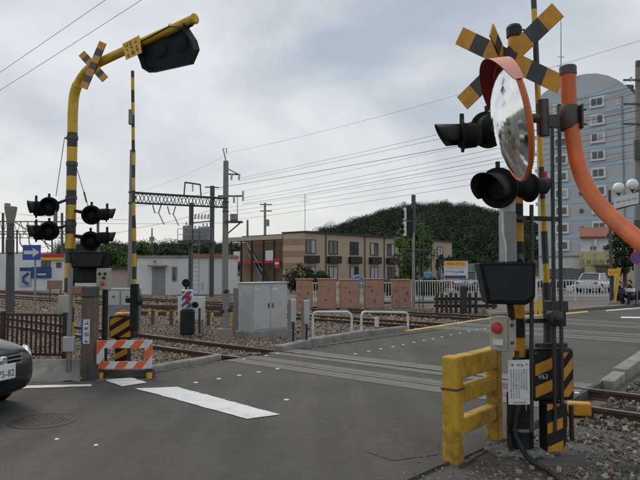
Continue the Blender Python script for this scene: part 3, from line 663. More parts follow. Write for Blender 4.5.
b = MB(); b.tube(path([PB + V((-.02, -.13, .5)), PB + V((-.1, -.16, .25)), PB + V((-.05, -.22, .08)), G(534, 463, .02), G(549, 471, .02), G(566, 484, .02), G(585, 500, .02)], 8), .022, 'rubber_and_groove_shade', 10)
b.build('power_cable', sig)
# concrete foot, broken round the rim
fb = thing('concrete_footing', 'broken pale concrete collar round the foot of the right signal', 'footing', PB)
n_ = 40; rr = [.30 + random.uniform(-.05, .05) for _ in range(n_)]; r2 = [.20 + random.uniform(-.03, .03) for _ in range(n_)]
vs_, fs = [], []
for i in range(n_):
    a_ = 2 * math.pi * i / n_; u = V((math.cos(a_), math.sin(a_) * .8, 0)); hh = random.uniform(.015, .05)
    vs_ += [PB + u * rr[i] - Z * .03, PB + u * (rr[i] - .03) + Z * hh, PB + u * r2[i] + Z * (hh + .02), PB + u * .1 + Z * .05]
for i in range(n_):
    j = (i + 1) % n_
    for k in range(3): fs.append((i * 4 + k, j * 4 + k, j * 4 + k + 1, i * 4 + k + 1))
b = MB(); b.add(vs_, fs, 'broken_concrete'); b.build('collar', fb)
def lump(b, c, r, m, sz=(1, 1, .6)):
    n0 = len(b.v); b.ball(c, r, m, 8, sz)
    for i in range(n0, len(b.v)):
        p = b.v[i]; b.v[i] = (p[0] + random.uniform(-.25, .25) * r, p[1] + random.uniform(-.25, .25) * r, p[2] + random.uniform(-.2, .2) * r)
    for i in range(len(b.sm)): b.sm[i] = False
b = MB()
for i in range(46):
    a_ = random.uniform(2.4, 6.4); lump(b, PB + V((math.cos(a_) * random.uniform(.2, .3), math.sin(a_) * .25, .02 + random.uniform(0, .03))), random.uniform(.008, .03), 'broken_concrete')
stuff(b.build('rubble', fb))
n_ = 18; b = MB(); b.prism([PB + V((math.cos(2 * math.pi * i / n_) * random.uniform(.62, .7) + .12, math.sin(2 * math.pi * i / n_) * random.uniform(.36, .42) - .05, -.05)) for i in range(n_)], Z * .055, 'concrete_dark'); b.build('slab', fb, bevel=.02)

# ================================================================== right barrier gate
GB = G(561, 450, -0.02)
gate = thing('crossing_gate', 'tall raised crossing gate arm with black and orange striped machine at right', 'crossing gate', GB)
ex = V((.985, .17, 0)).normalized(); ey = V((-.17, .985, 0)).normalized()
ho = At(533.5, 402, 5.5)
b = MB(); b.box(0, .40, 0, .30, 0, .46, 'black', (ho, ex, ey)); hs = b.build('machine_housing', gate, bevel=.03, seg=3)
b = MB()
stripe_face(b, ho + ex * .02 + Z * .035, ex, Z, .19, .39, -ey, .19, .36, 'orange_yellow', phase=0.0, duty=.52)
stripe_face(b, ho + ex * .285 + Z * .035, ex, Z, .095, .39, -ey, .19, 1.2, 'orange_yellow', phase=-.06, duty=.55)
stripe_face(b, ho + ex * .402 + ey * .03 + Z * .035, ey, Z, .24, .39, ex, .19, .5, 'orange_yellow', phase=-.1, duty=.5)
b.build('hazard_stripe', hs)
text('V63', 'marking', hs, ho + ex * .09 + Z * .218 - ey * .003, ex, Z, .062, 'white_sign', .001)
so_ = At(547.5, 452, 5.42)
b = MB(); stz = ho.z - so_.z
b.prism([so_ + Z * stz + ex * .0, so_ + ex * .0, so_ + ex * .15, so_ + ex * .19 + Z * .1, so_ + ex * .19 + Z * stz], ey * .14, 'black'); sd_ = b.build('stand', gate, bevel=.008)
b = MB(); stripe_face(b, so_ + ex * .003, ex, Z, .145, stz, -ey, .2, .35, 'orange_yellow', phase=-.05, duty=.45); stripe_face(b, so_ + ex * .192 + Z * .1, ey, Z, .135, stz - .1, ex, .2, .35, 'orange_yellow', phase=-.1, duty=.45); b.build('hazard_stripe', sd_)
b = MB()
for x_, yt, yb in ((553.5, 118, 432), (560.5, 104, 405)):
    p, q = At(x_ - 1.5, yt, 5.5), At(x_ + 1.5, yb, 5.42); d = (p - q) / 2
    b.ob((p + q) / 2, ex * .014, ey * .014, d, 'black_steel'); b.build('counterweight_bar', gate, bevel=.004); b = MB()
b = MB(); b.box(0, .17, -.08, .05, 0, .1, 'black_steel', (At(546, 312, 5.5), ex, ey)); b.box(.03, .14, -.09, .06, -.12, .0, 'black', (At(546, 312, 5.5), ex, ey)); 
b.lathe(At(556, 318, 5.4), -ey, [(.07, -.06), (.07, .02), (.03, .025), (.03, .05), (.001, .05)], 'black_steel', 18)
b.build('crank', gate, bevel=.006)
b = MB(); b.box(-.08, .2, -.02, .05, .02, .06, 'black_steel', (At(546, 350, 5.5), ex, ey)); b.build('top_plate', gate, bevel=.006)
b = MB(); b.tube([At(571, 405, 5.6), At(572, 440, 5.6)], .022, 'black_steel', 8); b.build('conduit', gate)
p0, p1 = At(547, 296, 5.75), At(530.5, -70, 5.75)
pts, mm = stripes(p0, p1, .30, ['yellow', 'black_sign'])
b = MB(); b.tube(pts, [.03] * 3 + [.026] * (len(pts) - 3), mm, 14); b.build('arm', gate)
b = MB(); b.tube([At(546.4, 283, 5.75), At(548.5, 330, 5.7), At(549, 352, 5.65)], [.04, .045, .05], 'black_steel', 12); b.build('arm_holder', gate)
b = MB(); p, q = At(544.6, 190, 5.745), At(543.7, 172, 5.745); b.tube([p, q], .031, 'sign_red', 14); b.build('arm_reflector', gate); b = MB(); p, q = At(536, 32, 5.745), At(535.5, 22, 5.745); b.tube([p, q], .033, 'black_steel', 12); b.build('arm_collar', gate)
# foot plate of the gate
n_ = 14; b = MB(); b.prism([GB + V((math.cos(2 * math.pi * i / n_) * .34 + .05, math.sin(2 * math.pi * i / n_) * .22, -.05)) for i in range(n_)], Z * .06, 'concrete_dark'); b.build('foot_pad', gate, bevel=.015)
# yellow end block lying behind it
b = MB(); q = G(573, 417, GZ + .02); b.ob(q + V((.115, .1, .075)), V((.125, -.03, 0)), V((.02, .08, 0)), Z * .075, 'orange_yellow')
tag(b.build('yellow_block', bevel=.02, seg=2), 'short worn yellow block lying on gravel behind the striped gate machine', 'block')
# ================================================================== yellow timber barrier
n1_, n2b = G(453.5, 459.5), G(494.5, 438.5); d_ = (n2b - n1_).normalized(); w_ = V((d_.y, -d_.x, 0))
bar = thing('barrier', 'worn yellow wooden post and rail barrier at the road edge', 'barrier', n1_)
ln = (n2b - n1_).length; H_ = .87; fr = (n1_, d_, w_)
b = MB(); b.box(-.07, .07, -.072, .072, -.1, H_, 'yellow_worn', fr); b.build('post', bar, bevel=.02, seg=2)
b = MB(); b.box(ln - .05, ln + .06, -.065, .065, -.1, H_ - .004, 'yellow_worn', fr); b.build('post', bar, bevel=.018, seg=2)
b = MB(); b.box(.07, ln - .05, -.062, .062, H_ - .20, H_ - .008, 'yellow_worn', fr); b.build('rail', bar, bevel=.015, seg=2)
b = MB(); b.box(.07, ln - .05, -.05, .055, .46, .60, 'yellow_worn', fr); b.build('rail', bar, bevel=.014, seg=2)
b = MB(); b.box(.07, ln - .05, -.055, .05, .19, .33, 'yellow_worn', fr); b.build('rail', bar, bevel=.014, seg=2)
b = MB()
for z_ in (.585,): b.box(-.073, .073, -.075, .075, z_, z_ + .02, 'dark_steel', fr)
b.build('steel_band', bar)
# ================================================================== traffic mirror and its orange pole
mn = V((-.98, .085, -.19)).normalized(); mc = At(511, 121, 3.9); mu_ = (Z - mn * Z.dot(mn)).normalized(); mw = mn.cross(mu_)
pole_px = [(568, 72, 3.8), (569, 98, 3.8), (572.5, 135, 3.76), (578.5, 166, 3.68), (590, 192, 3.55), (606, 212, 3.4), (627, 231, 3.22), (652, 252, 3.05), (690, 290, 2.85), (712, 340, 2.75), (718, 410, 2.72)]
pp = [At(*p) for p in pole_px]; base = V((pp[-1].x, pp[-1].y, -.05)); pp.append(base + Z * .3); pp.append(base)
mir = thing('traffic_mirror', 'round convex traffic mirror with faded orange hood on a bent orange pole', 'traffic mirror', base)
b = MB(); b.tube(path(pp, 8), .0465, 'mirror_orange', 22); b.build('pole', mir)
tp = pp[0]; td = (pp[0] - pp[1]).normalized(); b = MB(); b.lathe(tp - td * .02, td, [(.047, 0), (.0515, .002), (.0515, .05), (.045, .058), (.001, .06)], 'dark_steel', 22); b.build('pole_cap', mir)
r_ = .385
b = MB(); b.lathe(mc, mn, [(r_ * .965 * math.sin(t_ * .06) / math.sin(1.2 * .5) * 1.0, .003 + .10 * (math.cos(t_ * .06) - math.cos(.6)) / (1 - math.cos(.6))) for t_ in range(0, 11)], 'mirror_face', 72, up=mu_); b.build('mirror_face', mir)
b = MB(); b.lathe(mc, mn, [(r_ * .96, .006), (r_ * .985, .012), (r_ + .008, .004), (r_ + .006, -.014), (r_ * .93, -.034), (r_ * .5, -.06), (.001, -.07)], 'mirror_orange', 48, up=mu_); b.build('casing', mir)
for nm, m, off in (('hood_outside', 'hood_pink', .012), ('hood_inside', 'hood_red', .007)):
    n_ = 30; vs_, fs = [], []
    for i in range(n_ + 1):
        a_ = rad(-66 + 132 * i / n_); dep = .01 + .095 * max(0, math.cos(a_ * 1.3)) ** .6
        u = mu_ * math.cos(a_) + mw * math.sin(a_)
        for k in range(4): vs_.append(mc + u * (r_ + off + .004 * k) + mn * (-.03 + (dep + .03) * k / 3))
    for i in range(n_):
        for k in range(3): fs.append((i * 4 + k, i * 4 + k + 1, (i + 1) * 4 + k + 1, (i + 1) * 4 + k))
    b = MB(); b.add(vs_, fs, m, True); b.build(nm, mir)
cl = At(543.5, 118, 3.84); p3 = At(569.5, 118, 3.78)
b = MB(); b.tube([At(543, 100, 3.84), At(544.5, 136, 3.84)], .034, 'dark_steel', 14); b.tube([mc - mn * .07, cl], .03, 'dark_steel', 10); b.build('mirror_bracket', mir)
dx = (p3 - cl).normalized(); dy = V((-dx.y, dx.x, 0)).normalized()
b = MB(); b.ob((cl + p3) / 2 + Z * -.02, dx * ((p3 - cl).length / 2), dy * .012, Z * .04, 'dark_steel'); b.lathe(p3 - Z * .075, td, [(.048, 0), (.056, .002), (.056, .15), (.048, .152)], 'dark_steel', 20)
for z_ in (-.045, .045): b.tube([p3 + V((.05, -.03, z_)), p3 + V((.095, -.03, z_))], .008, 'grey_steel', 6)
b.ob(p3 + V((.058, -.02, 0)), V((.006, 0, 0)), V((0, .04, 0)), Z * .075, 'dark_steel'); b.build('clamp_arm', mir, bevel=.003)
# ================================================================== left crossing signal with overhead arm
LB = G(67.8, 373); DL = LB.y
lsg = thing('crossing_signal', 'tall yellow and black banded crossing signal with arm reaching over the road', 'crossing signal', LB)
zl = lambda py: At(72, py, DL).z
onl = lambda px, py, off=0.0: OnP(px, py, LB - R * off, R)
pts, mm = stripes(V((LB.x, LB.y, zl(133))), V((LB.x, LB.y, -.1)), .229, ['black_sign', 'yellow'])
b = MB(); b.tube(pts, .078, mm, 18); b.build('post', lsg)
arm = path([V((LB.x, LB.y, zl(133))), V((LB.x, LB.y, zl(112))), onl(75, 92), onl(83, 75), onl(96, 64.5), onl(140, 43.5), onl(195, 18.5)], 8)
b = MB(); b.tube(arm, [.078] * 20 + [.066] * (len(arm) - 20), 'yellow', 18); b.build('overhead_arm', lsg)
for py in (138, 164, 198, 224): b = MB(); b.lathe(V((LB.x, LB.y, zl(py))), Z, [(.079, -.03), (.088, -.028), (.088, .028), (.079, .03)], 'dark_steel', 18); b.build('collar', lsg)
def lboard(ax, ay, bx, by, hw, off, th=.014):
    d = V((bx - ax, by - ay, 0)).normalized(); n_ = V((-d.y, d.x, 0)) * hw
    cs = [onl(ax + n_.x, ay + n_.y, off), onl(ax - n_.x, ay - n_.y, off), onl(bx + n_.x, by + n_.y, off), onl(bx - n_.x, by - n_.y, off)]
    buck_board(lsg, cs[0], cs[1], cs[2], cs[3], -R, ['orange_yellow', 'black_sign'], nseg=7)
lboard(103.5, 42.5, 84, 88.5, 3.6, .105); lboard(82, 53.5, 105.5, 79.5, 3.8, .085)
sc4 = [onl(*p, .09) for p in ((126.3, 60), (142, 52.8), (139.5, 35.3), (122.6, 44))]
b = MB(); b.prism(sc4, -R * .006, 'sign_yellow'); pl_ = b.build('warning_plate', lsg)
ux = (sc4[1] - sc4[0]); uy = (sc4[3] - sc4[0]); b = MB()
for i in range(3):
    for j in range(3): glyph(b, sc4[0] + ux * (.2 + .3 * i) + uy * (.2 + .3 * j) - R * .006, ux.normalized(), uy.normalized(), .085 if j != 1 else .06, -R, seed=31 + i * 3 + j)
b.build('printed_text', pl_)
# overhead twin lamp: one broad hooded board seen from below
hp = [onl(*p, -.05) for p in ((145, 44.5), (150, 41), (177, 27), (190, 28.5), (198, 41), (200.5, 50), (194.5, 64), (157, 72.3), (150, 68), (147.8, 61), (145, 54))]
nrm = (-R - Z * .25).normalized()
b = MB(); b.prism(hp, nrm * .05, 'black_matte'); hb = b.build('lamp_housing', lsg, bevel=.012)
ctr = sum(hp, V((0, 0, 0))) / len(hp)
b = MB(); n_ = len(hp)
for i in range(n_):                         # flared hood rim round the board
    p, q = hp[i] + nrm * .015, hp[(i + 1) % n_] + nrm * .015; po, qo = p + (p - ctr) * .015 + nrm * .12, q + (q - ctr) * .015 + nrm * .12
    lo = 1
    b.add([p, q, q.lerp(qo, lo), p.lerp(po, lo)], [(0, 1, 2, 3)], 'black')
b.build('hood', hb, solid=.008)
for px, py in ((162, 53), (182, 47)):
    c = onl(px, py, 0.0) + nrm * .005; b = MB(); b.lathe(c, nrm, [(.125, 0), (.12, .008), (.06, .02), (.001, .024)], 'black_matte', 24); b.build('lens', hb)
b = MB()
for px, py in ((172, 27), (186, 24)): b.tube([onl(px, py - 2, 0.02), onl(px, py + 8, -.05)], .05, 'black_steel', 10)
b.tube([onl(168, 36), onl(192, 24)], .03, 'black_steel', 8); b.build('lamp_bracket', lsg)
b = MB(); b.lathe(onl(195, 18.5), (onl(195, 18.5) - onl(185, 23)).normalized(), [(.068, -.02), (.072, 0), (.05, .02), (.001, .02)], 'yellow', 18); b.build('arm_cap', lsg)
for px, py, dr, r_, ay in ((49, 206.5, (.3, -.95, -.05), .15, 198), (36, 208.5, (-.86, -.5, 0), .15, 198), (49, 231, (.3, -.95, -.05), .15, 224), (36, 232.5, (-.86, -.5, 0), .15, 224),
                           (91.5, 215, (.3, -.95, -.05), .152, 210), (107, 214.5, (.95, .3, 0), .12, 210), (90.5, 241, (.3, -.95, -.05), .152, 235), (107, 238, (.95, .3, 0), .12, 235)):
    lamp(lsg, At(px, py, DL - .15), dr, r_, V((LB.x, LB.y, zl(ay))), .17 if abs(dr[0]) < .5 else .1)
ib = [At(x, y, DL - .3) for x, y in ((68, 252), (107, 252), (102.5, 268), (72, 268))]
b = MB(); b.prism(ib, V((0, .3, 0)), 'black_matte'); dxx = b.build('direction_indicator', lsg, bevel=.015)
b = MB(); b.prism([At(x, y, DL - .303) for x, y in ((71, 254), (104, 254), (100.5, 266), (74, 266))], V((0, -.01, 0)), 'black'); b.build('display_face', dxx)
b = MB(); b.prism([At(x, y, DL - .1) for x, y in ((71, 268), (96, 268), (95, 283), (74, 283))], V((0, .2, 0)), 'black'); b.build('relay_box', lsg, bevel=.02)
b = MB()
b.tube([At(64.5, 138, DL - .05), At(56, 196, DL - .1)], .006, 'dark_steel', 6); b.tube([At(64.5, 138, DL - .05), V((LB.x, LB.y, zl(138)))], .015, 'dark_steel', 6)
b.tube([At(76, 166, DL - .05), At(88, 206, DL - .15)], .006, 'dark_steel', 6); b.tube([At(84, 192, DL - .12), At(86.5, 202, DL - .14)], .014, 'dark_steel', 6)
b.build('stay_rod', lsg)
b = MB(); b.tube([At(55.5, 206, DL - .1), At(55.5, 232, DL - .1)], .03, 'grey_steel', 8); b.build('lamp_carrier', lsg)
b = MB(); b.tube([At(98, 215, DL - .05), At(98, 268, DL - .05)], .022, 'grey_steel', 8); b.build('lamp_carrier', lsg)
# ================================================================== left gate
g2 = G(122, 371); gl = thing('crossing_gate', 'raised crossing gate arm rising behind the orange and white barrier board', 'crossing gate', g2)
DG = g2.y + .3; mo = At(108, 339, DG)
b = MB(); b.box(0, .40, 0, .35, 0, .39, 'black', (mo, X, Y)); mh2 = b.build('machine_housing', gl, bevel=.05, seg=3)
b = MB(); stripe_face(b, mo + X * .03 + Z * .03, X, Z, .34, .32, -Y, .19, .62, 'orange_yellow', phase=-.2, duty=.55, th=.006); b.build('hazard_stripe', mh2)
b = MB(); b.lathe(mo + V((.2, .15, .385)), Z, [(.14, 0), (.13, .03), (.05, .05), (.05, .07), (.001, .07)], 'orange_yellow', 16); b.build('cap', mh2)
b = MB(); b.box(.1, .3, .05, .25, -.6, .0, 'black', (mo, X, Y)); sdd = b.build('stand', gl)
b = MB(); stripe_face(b, mo + V((.1, .05, -.55)), X, Z, .2, .55, -Y, .2, .5, 'orange_yellow', duty=.5); b.build('hazard_stripe', sdd)
pts, mm = stripes(At(134.5, 292, DG), At(132.6, 71, DG), .21, ['yellow', 'black_sign'])
b = MB(); b.tube(pts, [.036] * 6 + [.028] * (len(pts) - 6), mm, 12); b.build('arm', gl)
b = MB(); b.ob(At(134.5, 307, DG), X * .06, Y * .06, Z * .38, 'black'); b.tube([At(126, 300, DG), At(141, 300, DG)], .05, 'black_steel', 10); b.lathe(At(140, 300, DG), X, [(.09, -.02), (.09, .03), (.001, .04)], 'black_steel', 14); b.build('counterweight', gl, bevel=.01)
b = MB(); b.ob(At(131, 117, DG), X * .035, Y * .035, Z * .13, 'grey_steel'); b.build('arm_lamp', gl, bevel=.01)
# ================================================================== hazard board
bl, br = G(99.5, 379), G(148.5, 378.5); hz = thing('barrier', 'low orange and white striped hazard board on short yellow posts', 'barrier', bl)
ux = (br - bl).normalized(); nr = V((ux.y, -ux.x, 0)); o_ = At(96.4, 369, bl.y - .05); W_ = (At(151.2, 369, bl.y - .05) - o_).length; H_ = .415
b = MB(); fr = (o_, ux, -nr)
for x0, x1, z0, z1 in ((0, W_, 0, .105), (0, W_, H_ - .115, H_), (0, .105, .105, H_ - .115), (W_ - .1, W_, .105, H_ - .115)): b.box(x0, x1, 0, .02, z0, z1, 'white_sign', fr)
bd = b.build('board', hz)
b = MB(); stripe_face(b, o_, ux, Z, W_, H_, nr, .36, 1.35, 'hazard_orange', phase=-.16, duty=.5, hole=(.105, W_ - .1, .105, H_ - .115), th=.002); b.build('hazard_stripe', bd)
for p in (bl, br):
    pts, mm = stripes(p - Z * .05, p + Z * .52, .14, ['yellow', 'black_sign']); b = MB()
    b.tube([q + Y * .03 for q in pts], .045, mm, 10); b.build('post', hz)
b = MB(); b.ob((bl + br) / 2 + V((0, .12, .06)), ux * .4, V((0, .06, 0)), Z * .06, 'concrete_dark'); b.build('base_rail', hz, bevel=.01)
# ================================================================== small posts beside the left signal
p = G(68.5, 379); b = MB(); gp = thing('sign_post', 'thin grey steel post with small boxes left of the brown post', 'post', p)
b.tube([p - Z * .1, V((p.x, p.y, At(68, 268, p.y).z))], .038, 'grey_steel', 12); b.build('post', gp)
b = MB(); b.ob(At(64, 304, p.y - .03), X * .085, Y * .03, Z * .13, 'beige_box'); b.build('terminal_box', gp, bevel=.01)
b = MB(); b.ob(At(69, 344, p.y - .03), X * .08, Y * .05, Z * .11, 'silver_cab'); b.build('terminal_box', gp, bevel=.01)
p = G(86, 379); tp_ = thing('timber_post', 'square brown timber post carrying a narrow white lettered plate', 'post', p)
zt = At(86, 297, p.y).z
b = MB(); b.ob(V((p.x + .01, p.y + .1, zt / 2 - .05)), X * .1, Y * .1, Z * (zt / 2 + .05), 'brown_timber'); b.build('post', tp_, bevel=.012)
b = MB(); b.ob(At(76, 290.5, p.y - .02) + Y * .1, X * .09, Y * .1, Z * .06, 'brown_box'); b.build('junction_box', tp_, bevel=.012); b = MB(); b.ob(At(88, 292, p.y - .02) + Y * .1, X * .1, Y * .1, Z * .075, 'dark_steel'); b.build('junction_box', tp_, bevel=.012)
b = MB(); b.ob(At(86.3, 331.5, p.y - .006), X * .05, Y * .004, Z * .18, 'white_sign'); wp_ = b.build('name_plate', tp_)
b = MB()
for i in range(4): glyph(b, At(86.3, 331.5, p.y - .011) + Z * (.13 - .086 * i), X, Z, .07, -Y, seed=70 + i)
b.build('printed_text', wp_)
b = MB(); b.ob(At(82, 331.5, p.y - .004), X * .012, Y * .006, Z * .18, 'chip_blue'); b.build('edge_strip', tp_)
b = MB(); b.ob(V((p.x + .12, p.y + .0, .1)), X * .08, Y * .06, Z * .13, 'concrete_dark'); b.build('foot_block', tp_, bevel=.01)
p = G(104, 375); eb = thing('emergency_button', 'beige emergency button box on a black post behind the timber post', 'button box', p)
b = MB(); b.tube([p - Z * .1, V((p.x, p.y, At(104, 288, p.y).z))], .045, 'black', 10); b.build('post', eb)
c = At(104, 279, p.y - .05); b = MB(); b.ob(c, X * .095, Y * .07, Z * .165, 'beige_box'); bx2 = b.build('box', eb, bevel=.012)
b = MB()
for dx_, dz_ in ((-.04, .08), (.04, .08), (0.02, .02)): b = MB(); b.lathe(c + V((dx_, -.07, dz_)), -Y, [(.022, 0), (.02, .02), (.001, .022)], 'black', 10); b.build('indicator', bx2)
b = MB()
b.lathe(c + V((0, -.07, -.07)), -Y, [(.035, 0), (.03, .02), (.001, .024)], 'red_button', 12); b.build('button', bx2)
# grey twin cabinet behind
p = G(105, 334); D_ = p.y; cz = thing('equipment_cabinet', 'low grey twin door equipment cabinet behind the left gate machine', 'cabinet', p)
z0, z1 = -.1, At(105, 288.5, D_).z; x0, x1 = p.x, G(135, 334).x
b = MB(); b.box(x0, x1, D_, D_ + .5, z0, z1, 'grey_steel'); b.build('body', cz, bevel=.02)
for xa, xb in ((x0 + .05, (x0 + x1) / 2 - .02), ((x0 + x1) / 2 + .02, x1 - .05)):
    b = MB(); b.box(xa, xb, D_ - .015, D_, z1 - .42, z1 - .06, 'silver_cab'); dd = b.build('door', cz, bevel=.008)
    b = MB(); b.ob(((xa + xb) / 2, D_ - .025, z1 - .2), X * .03, Y * .01, Z * .015, 'dark_steel'); b.build('handle', dd)
# ================================================================== left fence with upright bars
fa, fb_ = At(-70, 360, 10.1), At(65.5, 363, 9.65); fa.z = fb_.z = 0
fe = thing('fence', 'dark brown steel railing fence of upright bars behind the black car', 'fence', fb_)
fd = (fa - fb_); fl = fd.length; fd /= fl; zb, ztp = .24, .93; fr = (fb_, fd, V((-fd.y, fd.x, 0)))
for z_ in (zb + .05, ztp - .03): b = MB(); b.box(0, fl, -.02, .02, z_ - .02, z_ + .02, 'fence_brown', fr); b.build('rail', fe)
k = .02; i = 0; bar0 = None
while k < fl:
    if i % 13 == 0:
        b = MB(); b.box(k - .03, k + .03, -.03, .03, -.1, ztp + .02, 'fence_brown', fr); b.build('post', fe)
    elif bar0 is None: b = MB(); b.box(k - .012, k + .012, -.012, .012, zb + .05, ztp - .03, 'fence_brown', fr); bar0 = b.build('bar', fe); bk = k
    else: o = bar0.copy(); col.objects.link(o); o.location = bar0.location + fd * (k - bk)
    k += .083; i += 1
# ================================================================== trackside things
# silver double cabinet
c0 = G(252, 335.5); cab = thing('equipment_cabinet', 'tall pale grey two door metal cabinet on a concrete plinth by the track', 'cabinet', c0)
ww = VX(287.5, c0, NQ); dd_ = VX(238.5, c0, T); zt = At(252, 282.5, c0.y).z; fr = (c0, NQ, T)
b = MB(); b.box(-.06, ww + .06, -.06, dd_ + .06, -.15, .09, 'concrete', fr); b.build('plinth', cab, bevel=.015)
b = MB(); b.box(0, ww, 0, dd_, .09, zt - .03, 'silver_cab', fr); bdy = b.build('body', cab, bevel=.008)
b = MB(); b.box(-.03, ww + .03, -.04, dd_ + .03, zt - .03, zt, 'silver_cab', fr); b.build('roof', cab, bevel=.006)
for xa, xb in ((.03, ww / 2 - .008), (ww / 2 + .008, ww - .03)):
    b = MB(); b.box(xa, xb, -.015, 0, .13, zt - .06, 'silver_cab', fr); dr = b.build('door', cab, bevel=.005)
    b = MB(); b.box(xa + .05 if xa > .1 else xb - .08, xa + .08 if xa > .1 else xb - .05, -.035, -.015, zt * .5, zt * .5 + .12, 'dark_steel', fr); b.build('handle', dr)
    b = MB(); b.box(xa + .06, xa + .2, -.018, -.015, zt - .2, zt - .15, 'white_sign', fr); b.build('label_plate', dr)
# two stakes with meter boxes
for px, py, yt, x0, x1, yb, lab in ((290, 346, 299, 290.8, 296, 322, 'grey stake with a pale box on its side nearest the big cabinet'), (303, 345, 300, 303.8, 309.5, 324, 'grey stake with a pale box right beside the white hoop')):
    p = G(px, py); k = thing('cable_stake', lab, 'stake', p, 'grey stakes with boxes by the kerb')
    b = MB(); b.ob(V((p.x, p.y, At(px, yt, p.y).z / 2 - .05)), X * .042, Y * .04, Z * (At(px, yt, p.y).z / 2 + .05), 'concrete_pole'); b.build('stake', k, bevel=.008)
    a_, e_ = At(x0, yb, p.y), At(x1, yt, p.y); b = MB(); b.ob((a_ + e_) / 2, X * ((e_.x - a_.x) / 2), Y * .07, Z * ((e_.z - a_.z) / 2), 'silver_cab'); b.build('box', k, bevel=.02, seg=2)
    b = MB(); b.tube([V(((a_.x + e_.x) / 2, p.y, a_.z)), V(((a_.x + e_.x) / 2, p.y, -.1))], .02, 'rubber_and_groove_shade', 8); b.build('cable', k)
# white hoops
for (xa, ya), (xb, yb), yt, lab in (((312.8, 335.6), (351.8, 337), 311.8, 'white metal hoop guard nearest the grey stakes'), ((361.4, 335.4), (408, 329), 312, 'white metal hoop guard beside the white and black bollard')):
    p, q = G(xa, ya), G(xb, yb); z1, z2 = At(xa, yt, p.y).z, At(xb, yt + .3, q.y).z; d = (q - p).normalized(); r_ = .13
    k = MB(); pts = [p - Z * .1, p + Z * (z1 - r_)] + [p + d * (r_ - r_ * math.cos(t_)) + Z * (z1 - r_ + r_ * math.sin(t_)) for t_ in (.4, .8, 1.2, 1.57)] + [q - d * (r_ - r_ * math.cos(t_)) + Z * (z2 - r_ + r_ * math.sin(t_)) for t_ in (1.57, 1.2, .8, .4)] + [q + Z * (z2 - r_), q - Z * .1]
    k.tube(pts, .03, 'white_paint', 12); tag(k.build('guard_hoop'), lab, 'guard rail', 'white hoops along the kerb')
p = G(376.7, 332.5); k = thing('bollard', 'short white bollard with a black foot between kerb and rails', 'bollard', p); zt = At(376, 317, p.y).z
b = MB(); b.lathe(p, Z, [(.055, zt * .35), (.055, zt - .03), (.04, zt), (.001, zt + .002)], 'white_paint', 14); b.build('shaft', k)
b = MB(); b.lathe(p, Z, [(.056, -.1), (.056, zt * .35)], 'black_sign', 14); b.build('foot', k)
# point machine / dwarf signal with striped bands
p = G(187, 334); D_ = p.y; k = thing('dwarf_signal', 'small black trackside signal with blue, white and red bands and round head', 'signal', p); k['note'] = ''
del k['note']
b = MB(); b.ob(At(187.5, 322, D_), X * .165, Y * .15, Z * .32, 'black'); b.build('body', k, bevel=.05, seg=2)
b = MB()
sz_ = At(187, 309, D_).z; b.ob(V((p.x, p.y, sz_ + .24)), X * .14, Y * .09, Z * .25, 'white_paint'); sb_ = b.build('striped_cover', k, bevel=.05, seg=3)
b = MB(); stripe_face(b, V((p.x - .12, p.y - .092, sz_ + .03)), X, Z, .24, .42, -Y, .17, .9, 'chip_blue', duty=.55, th=.006); b.build('blue_stripe', sb_)
b = MB(); b.lathe(V((p.x + .03, p.y - .11, sz_ + .12)), Z, [(.001, 0), (.045, .02), (.05, .1), (.035, .16), (.05, .22), (.045, .3), (.001, .32)], 'sign_red', 12); b.build('red_marker', sb_)
b = MB(); b.tube([At(187, 310, D_), At(186, 284, D_)], .03, 'black_steel', 8); b.build('stem', k)
b = MB(); b.lathe(At(186, 283, D_ - .06), V((0, -1, 0)), [(.04, -.12), (.10, -.1), (.105, 0), (.07, .01), (.065, -.02), (.001, -.02)], 'black', 18); b.build('round_head', k)
b = MB(); b.lathe(At(195, 305, D_ - .1), V((0, -1, 0)), [(.08, -.05), (.08, 0), (.05, .005), (.04, -.03), (.001, -.03)], 'black', 16); b.tube([At(188, 300, D_), At(195, 305, D_ - .06)], .025, 'black_steel', 8); b.build('round_head', k)
b = MB(); b.tube([At(199.5, 308, D_ + .1), At(199.5, 334, D_ + .1)], .03, 'dark_steel', 8); b.build('stem', k)
p = G(191, 331); D_ = p.y; a_, e_ = At(177.5, 320, D_), At(205, 296.5, D_); k = thing('screen', 'plain white panel standing behind the small black trackside signal', 'panel', p)
b = MB(); b.box(a_.x, e_.x, D_, D_ + .05, a_.z, e_.z, 'white_paint'); b.build('panel', k, bevel=.01)
for x_ in (a_.x + .08, e_.x - .08): b = MB(); b.tube([V((x_, D_ + .08, -.15)), V((x_, D_ + .08, e_.z - .05))], .025, 'grey_steel', 8); b.build('leg', k)
p = G(226, 336); k = thing('cable_post', 'short grey concrete post with black fittings left of the big cabinet', 'post', p); zt = At(226, 289, p.y).z
b = MB(); b.ob(V((p.x, p.y, zt / 2 - .05)), X * .075, Y * .07, Z * (zt / 2 + .05), 'concrete_pole'); b.build('post', k, bevel=.012)
for px, py in ((222, 311), (230, 310), (226, 291)): b = MB(); b.lathe(At(px, py, p.y - .09), V((0, -1, 0)), [(.05, -.05), (.055, 0), (.03, .02), (.001, .02)], 'black_steel', 12); b.build('fitting', k)
b = MB(); b.ob(V((p.x - .02, p.y - .1, .05)), X * .17, Y * .1, Z * .14, 'concrete'); b.build('foot_block', k, bevel=.012)
p = G(232, 334); b = MB(); b.tube([p - Z * .1, V((p.x, p.y, At(232, 318, p.y).z))], .025, 'yellow_worn', 8); tag(b.build('marker_stake'), 'small yellow stake at the foot of the grey concrete post', 'stake')
